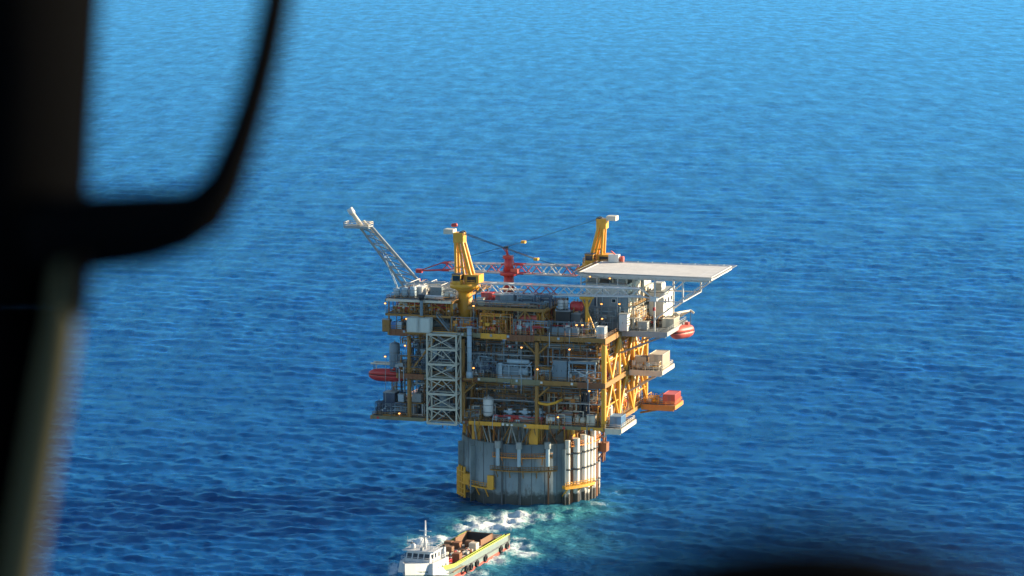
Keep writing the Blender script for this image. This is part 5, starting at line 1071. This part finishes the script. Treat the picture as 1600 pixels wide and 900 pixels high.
def build_cargo():
    # long open-topped bins near the stern
    for x0, x1, y0, y1, h, m, lab in ((6, 14.5, -3.8, 3.4, 2.7, BRN, 'large open fronted brown cargo bin with dark inside near the stern of the boat'), (1.0, 5.6, -4.2, 4.0, 1.3, CRM, 'low cream deck cradle at the very stern of the boat')):
        t = bt('cargo_bin', lab, 'cargo bin', (x0 + x1) / 2, 0)
        t.box('floor', x0, x1, y0, y1, 2.31, 2.45, BLK)
        for a, b, c, d in ((x0, x1, y0, y0 + .18), (x0, x1, y1 - .18, y1), (x0, x0 + .18, y0 + .18, y1 - .18), (x1 - .18, x1, y0 + .18, y1 - .18))[:3 if h > 2 else 4]: t.mesh('wall', G().corr(a, b, c, d, 2.45, 2.3 + h, .8, .04), m)
        if h > 2: t.box('black_back_sheet', x0 + .3, x0 + .4, y0 + .3, y1 - .3, 2.46, 2.2 + h, BLK)  # black sheet that makes the open bin dark inside
        for a in (x0, x1 - .25):
            for b in (y0, y1 - .25): t.box('corner_post', a - .02, a + .27, b - .02, b + .27, 2.31, 2.4 + h, RST)
    rs = random.Random(4); n = 0
    spots = [(x, y) for x in (16.6, 19.4, 22.2, 25.0, 27.8, 30.8) for y in (-3.4, -1.1, 1.2, 3.4)]
    words = {0: ('cargo_crate', 'slatted brown crate on the open cargo deck of the boat', 'crate'), 1: ('drum_pallet', 'pallet of drums on the open cargo deck of the boat', 'drums'), 2: ('pipe_bundle', 'rusty pipe bundle on the open cargo deck of the boat', 'pipes'), 3: ('tote_tank', 'white tote tank on the open cargo deck of the boat', 'tote tank')}
    for i, (x, y) in enumerate(spots):
        k = (0, 1, 0, 2, 0, 0, 1, 2)[(i * 5 + i // 4) % 8]; x += rs.uniform(-.25, .25); nm, lab, cat = words[k]
        row, side = i // 4, i % 4; sd_ = ('by the starboard rail', 'starboard of the centreline', 'port of the centreline', 'by the port rail')[side]; rw = ('first', 'second', 'third', 'fourth', 'fifth', 'sixth')[row]
        lab = lab.split(' on the open')[0] + ' aboard boat, ' + rw + ' row from bin, ' + sd_; g = 'loose cargo on the boat deck'
        if k == 0:
            t = bt(nm, lab, cat, x, y, group=g); h = rs.uniform(1.3, 3.3); w = rs.uniform(.85, 1.05); m = rs.choice((BRN, RST, CRM, SAL, BRN)); t.box('inner', x - w + .1, x + w - .1, y - .85, y + .85, 2.31, 2.2 + h, BLK)
            for j in range(5): zz = 2.32 + h * j / 5; [t.box('slat', x - w, x + w, y + sy * .93 - .06, y + sy * .93 + .06, zz, zz + h / 5 - .07, m) for sy in (-1, 1)]; [t.box('slat', x + sx * w - .06, x + sx * w + .06, y - .86, y + .86, zz, zz + h / 5 - .07, m) for sx in (-1, 1)]
            t.box('lid', x - w, x + w, y - .95, y + .95, 2.25 + h, 2.35 + h, m)
        elif k == 1:
            t = bt(nm, lab, cat, x, y, group=g); t.box('pallet', x - 1, x + 1, y - .9, y + .9, 2.31, 2.5, BRN)
            for dx in (-.55, .05, .65):
                for dy in (-.45, .45): [t.cyl('drum', (x + dx, y + dy, zz), (x + dx, y + dy, zz + .9), .29, rs.choice((CRM, SAL, CRM, RST, GRY)), n=12) for zz in (2.5, 3.42)]
        elif k == 2:
            t = bt(nm, lab, cat, x, y, group=g)
            for j in range(12): zz = 2.5 + (j // 3) * .36; yy = y - .6 + (j % 3) * .5 + (j // 3) * .12; t.bar('pipe', (x - 1.2, yy, zz), (x + 1.2, yy, zz), .18, RST if j % 2 else GRY, 8)
            for dx in (-.8, .8): t.box('dunnage', x + dx - .1, x + dx + .1, y - .9, y + .9, 2.31, 2.4, BRN)
        else: tote(lab, x, y, 2.31, WHT, g, 1.7, BF, 1.9)
    container('red steel cargo box on the boat close behind the white deckhouse', 34.2, 36.8, .6, 3.4, 2.31, 2.2, RED, frame=BF, door='')
    container('cream cargo box on the boat beside the red one behind the deckhouse', 34.0, 36.6, -3.6, -.2, 2.31, 2.4, CRM, frame=BF, door='')
build_cargo()

# ================================================================== the helicopter the picture is taken from
def flat(name, col, rough=.8, spec=.03):
    m = paint(name, col, rough, 0, .1); m.node_tree.nodes['Principled BSDF'].inputs['Specular IOR Level'].default_value = spec; return m
HBLK = flat('black_rubber_trim', (.0012, .0012, .0014)); HTAN = flat('olive_door_trim', (.062, .057, .032), .9)
def build_helicopter():
    D = 1.7
    t = T('helicopter', 'black helicopter window post with curved grab handle and sill close before the sea', 'helicopter', (CAM.x, CAM.y + D, CAM.z - 1.2), frame=(0, 0, 0))
    P = lambda x, y, s=D: CAM + ray(x, y) * s
    xr = lambda y: 158 - .062 * y if y < 480 else 128.2 - .17 * (y - 480)
    def post(name, off0, off1, ya, yb, s0, s1, mat, n=2, rnd=.3):
        rs = []
        for i in range(n + 1):
            y = ya + (yb - ya) * i / n; a, b = xr(y) + off0, xr(y) + off1; w = (b - a) * rnd
            rs.append([tuple(P(*q)) for q in ((a + w, y, s0), (b - w, y, s0), (b, y, s0 * .6 + s1 * .4), (b, y, s1), (a, y, s1), (a, y, s0 * .6 + s1 * .4))])
        t.mesh(name, G().rings(rs), mat)
    post('window_post', -420, 0, -2300, 480, D, D + .16, HBLK); post('window_post', -420, -6, 480.5, 2800, D + .003, D + .163, HBLK)
    rs = []
    for y, w, dz in ((330, 4, .030), (390, 18, .020), (450, 36, .008), (500, 48, 0), (600, 56, -.004), (900, 58, -.008), (2700, 58, -.010)):
        c = xr(y) - 32 + (6 if y > 480 else 0); rs.append([tuple(P(*q)) for q in ((c - w / 2, y, D - .012 + dz), (c + w / 4, y, D - .016 + dz), (c + w / 2, y, D - .008 + dz), (c + w / 2, y, D + .05), (c - w / 2, y, D + .05))])
    t.mesh('post_trim', G().rings(rs), HTAN); post('gasket', -30, 14, 395, 500, D - .012, D + .05, HBLK)
    pts = [(468, -420, 19), (454, -200, 19), (432, 0, 19), (415, 85, 20), (394, 165, 21), (372, 232, 23), (350, 288, 28), (322, 326, 36), (280, 345, 46), (225, 356, 54), (165, 362, 57), (100, 366, 58), (40, 366, 58)]
    t.mesh('grab_handle', G().tube([tuple(P(x, y, D + .02)) for x, y, r in pts], [(r + (8 if r < 30 else 8)) / FPX * D for x, y, r in pts], 14), HBLK)
    s = .6; rs = []
    for x in (820, 900, 960, 1040, 1130, 1240, 1350, 1450, 1540, 1620, 1720):
        h = max(0, 1 - ((x - 1262) / 470) ** 2); top = 1020 - 204 * h ** .8
        rs.append([tuple(P(x, y, q)) for y, q in ((1500, s), (top + 34, s), (top + 8, s + .01), (top, s + .03), (top + 6, s + .06), (1500, s + .06))])
    t.mesh('window_sill', G().rings(rs), HBLK)
build_helicopter()

# ================================================================== the air
def build_haze():
    m = bpy.data.meshes.new('haze'); g = G().box(-54000, 54000, -54000, 54000, -20, 182); m = g.mesh('haze')
    o = bpy.data.objects.new('haze', m); COL.objects.link(o); o['kind'] = 'stuff'
    mt = bpy.data.materials.new('sea_haze'); mt.use_nodes = True; N = mt.node_tree.nodes; N.remove(N['Principled BSDF'])
    v = N.new('ShaderNodeVolumePrincipled'); v.inputs['Color'].default_value = (.55, .80, 1.0, 1); v.inputs['Density'].default_value = 0.7e-5; v.inputs['Anisotropy'].default_value = .2
    mt.node_tree.links.new(v.outputs[0], N['Material Output'].inputs['Volume']); m.materials.append(mt)
build_haze()
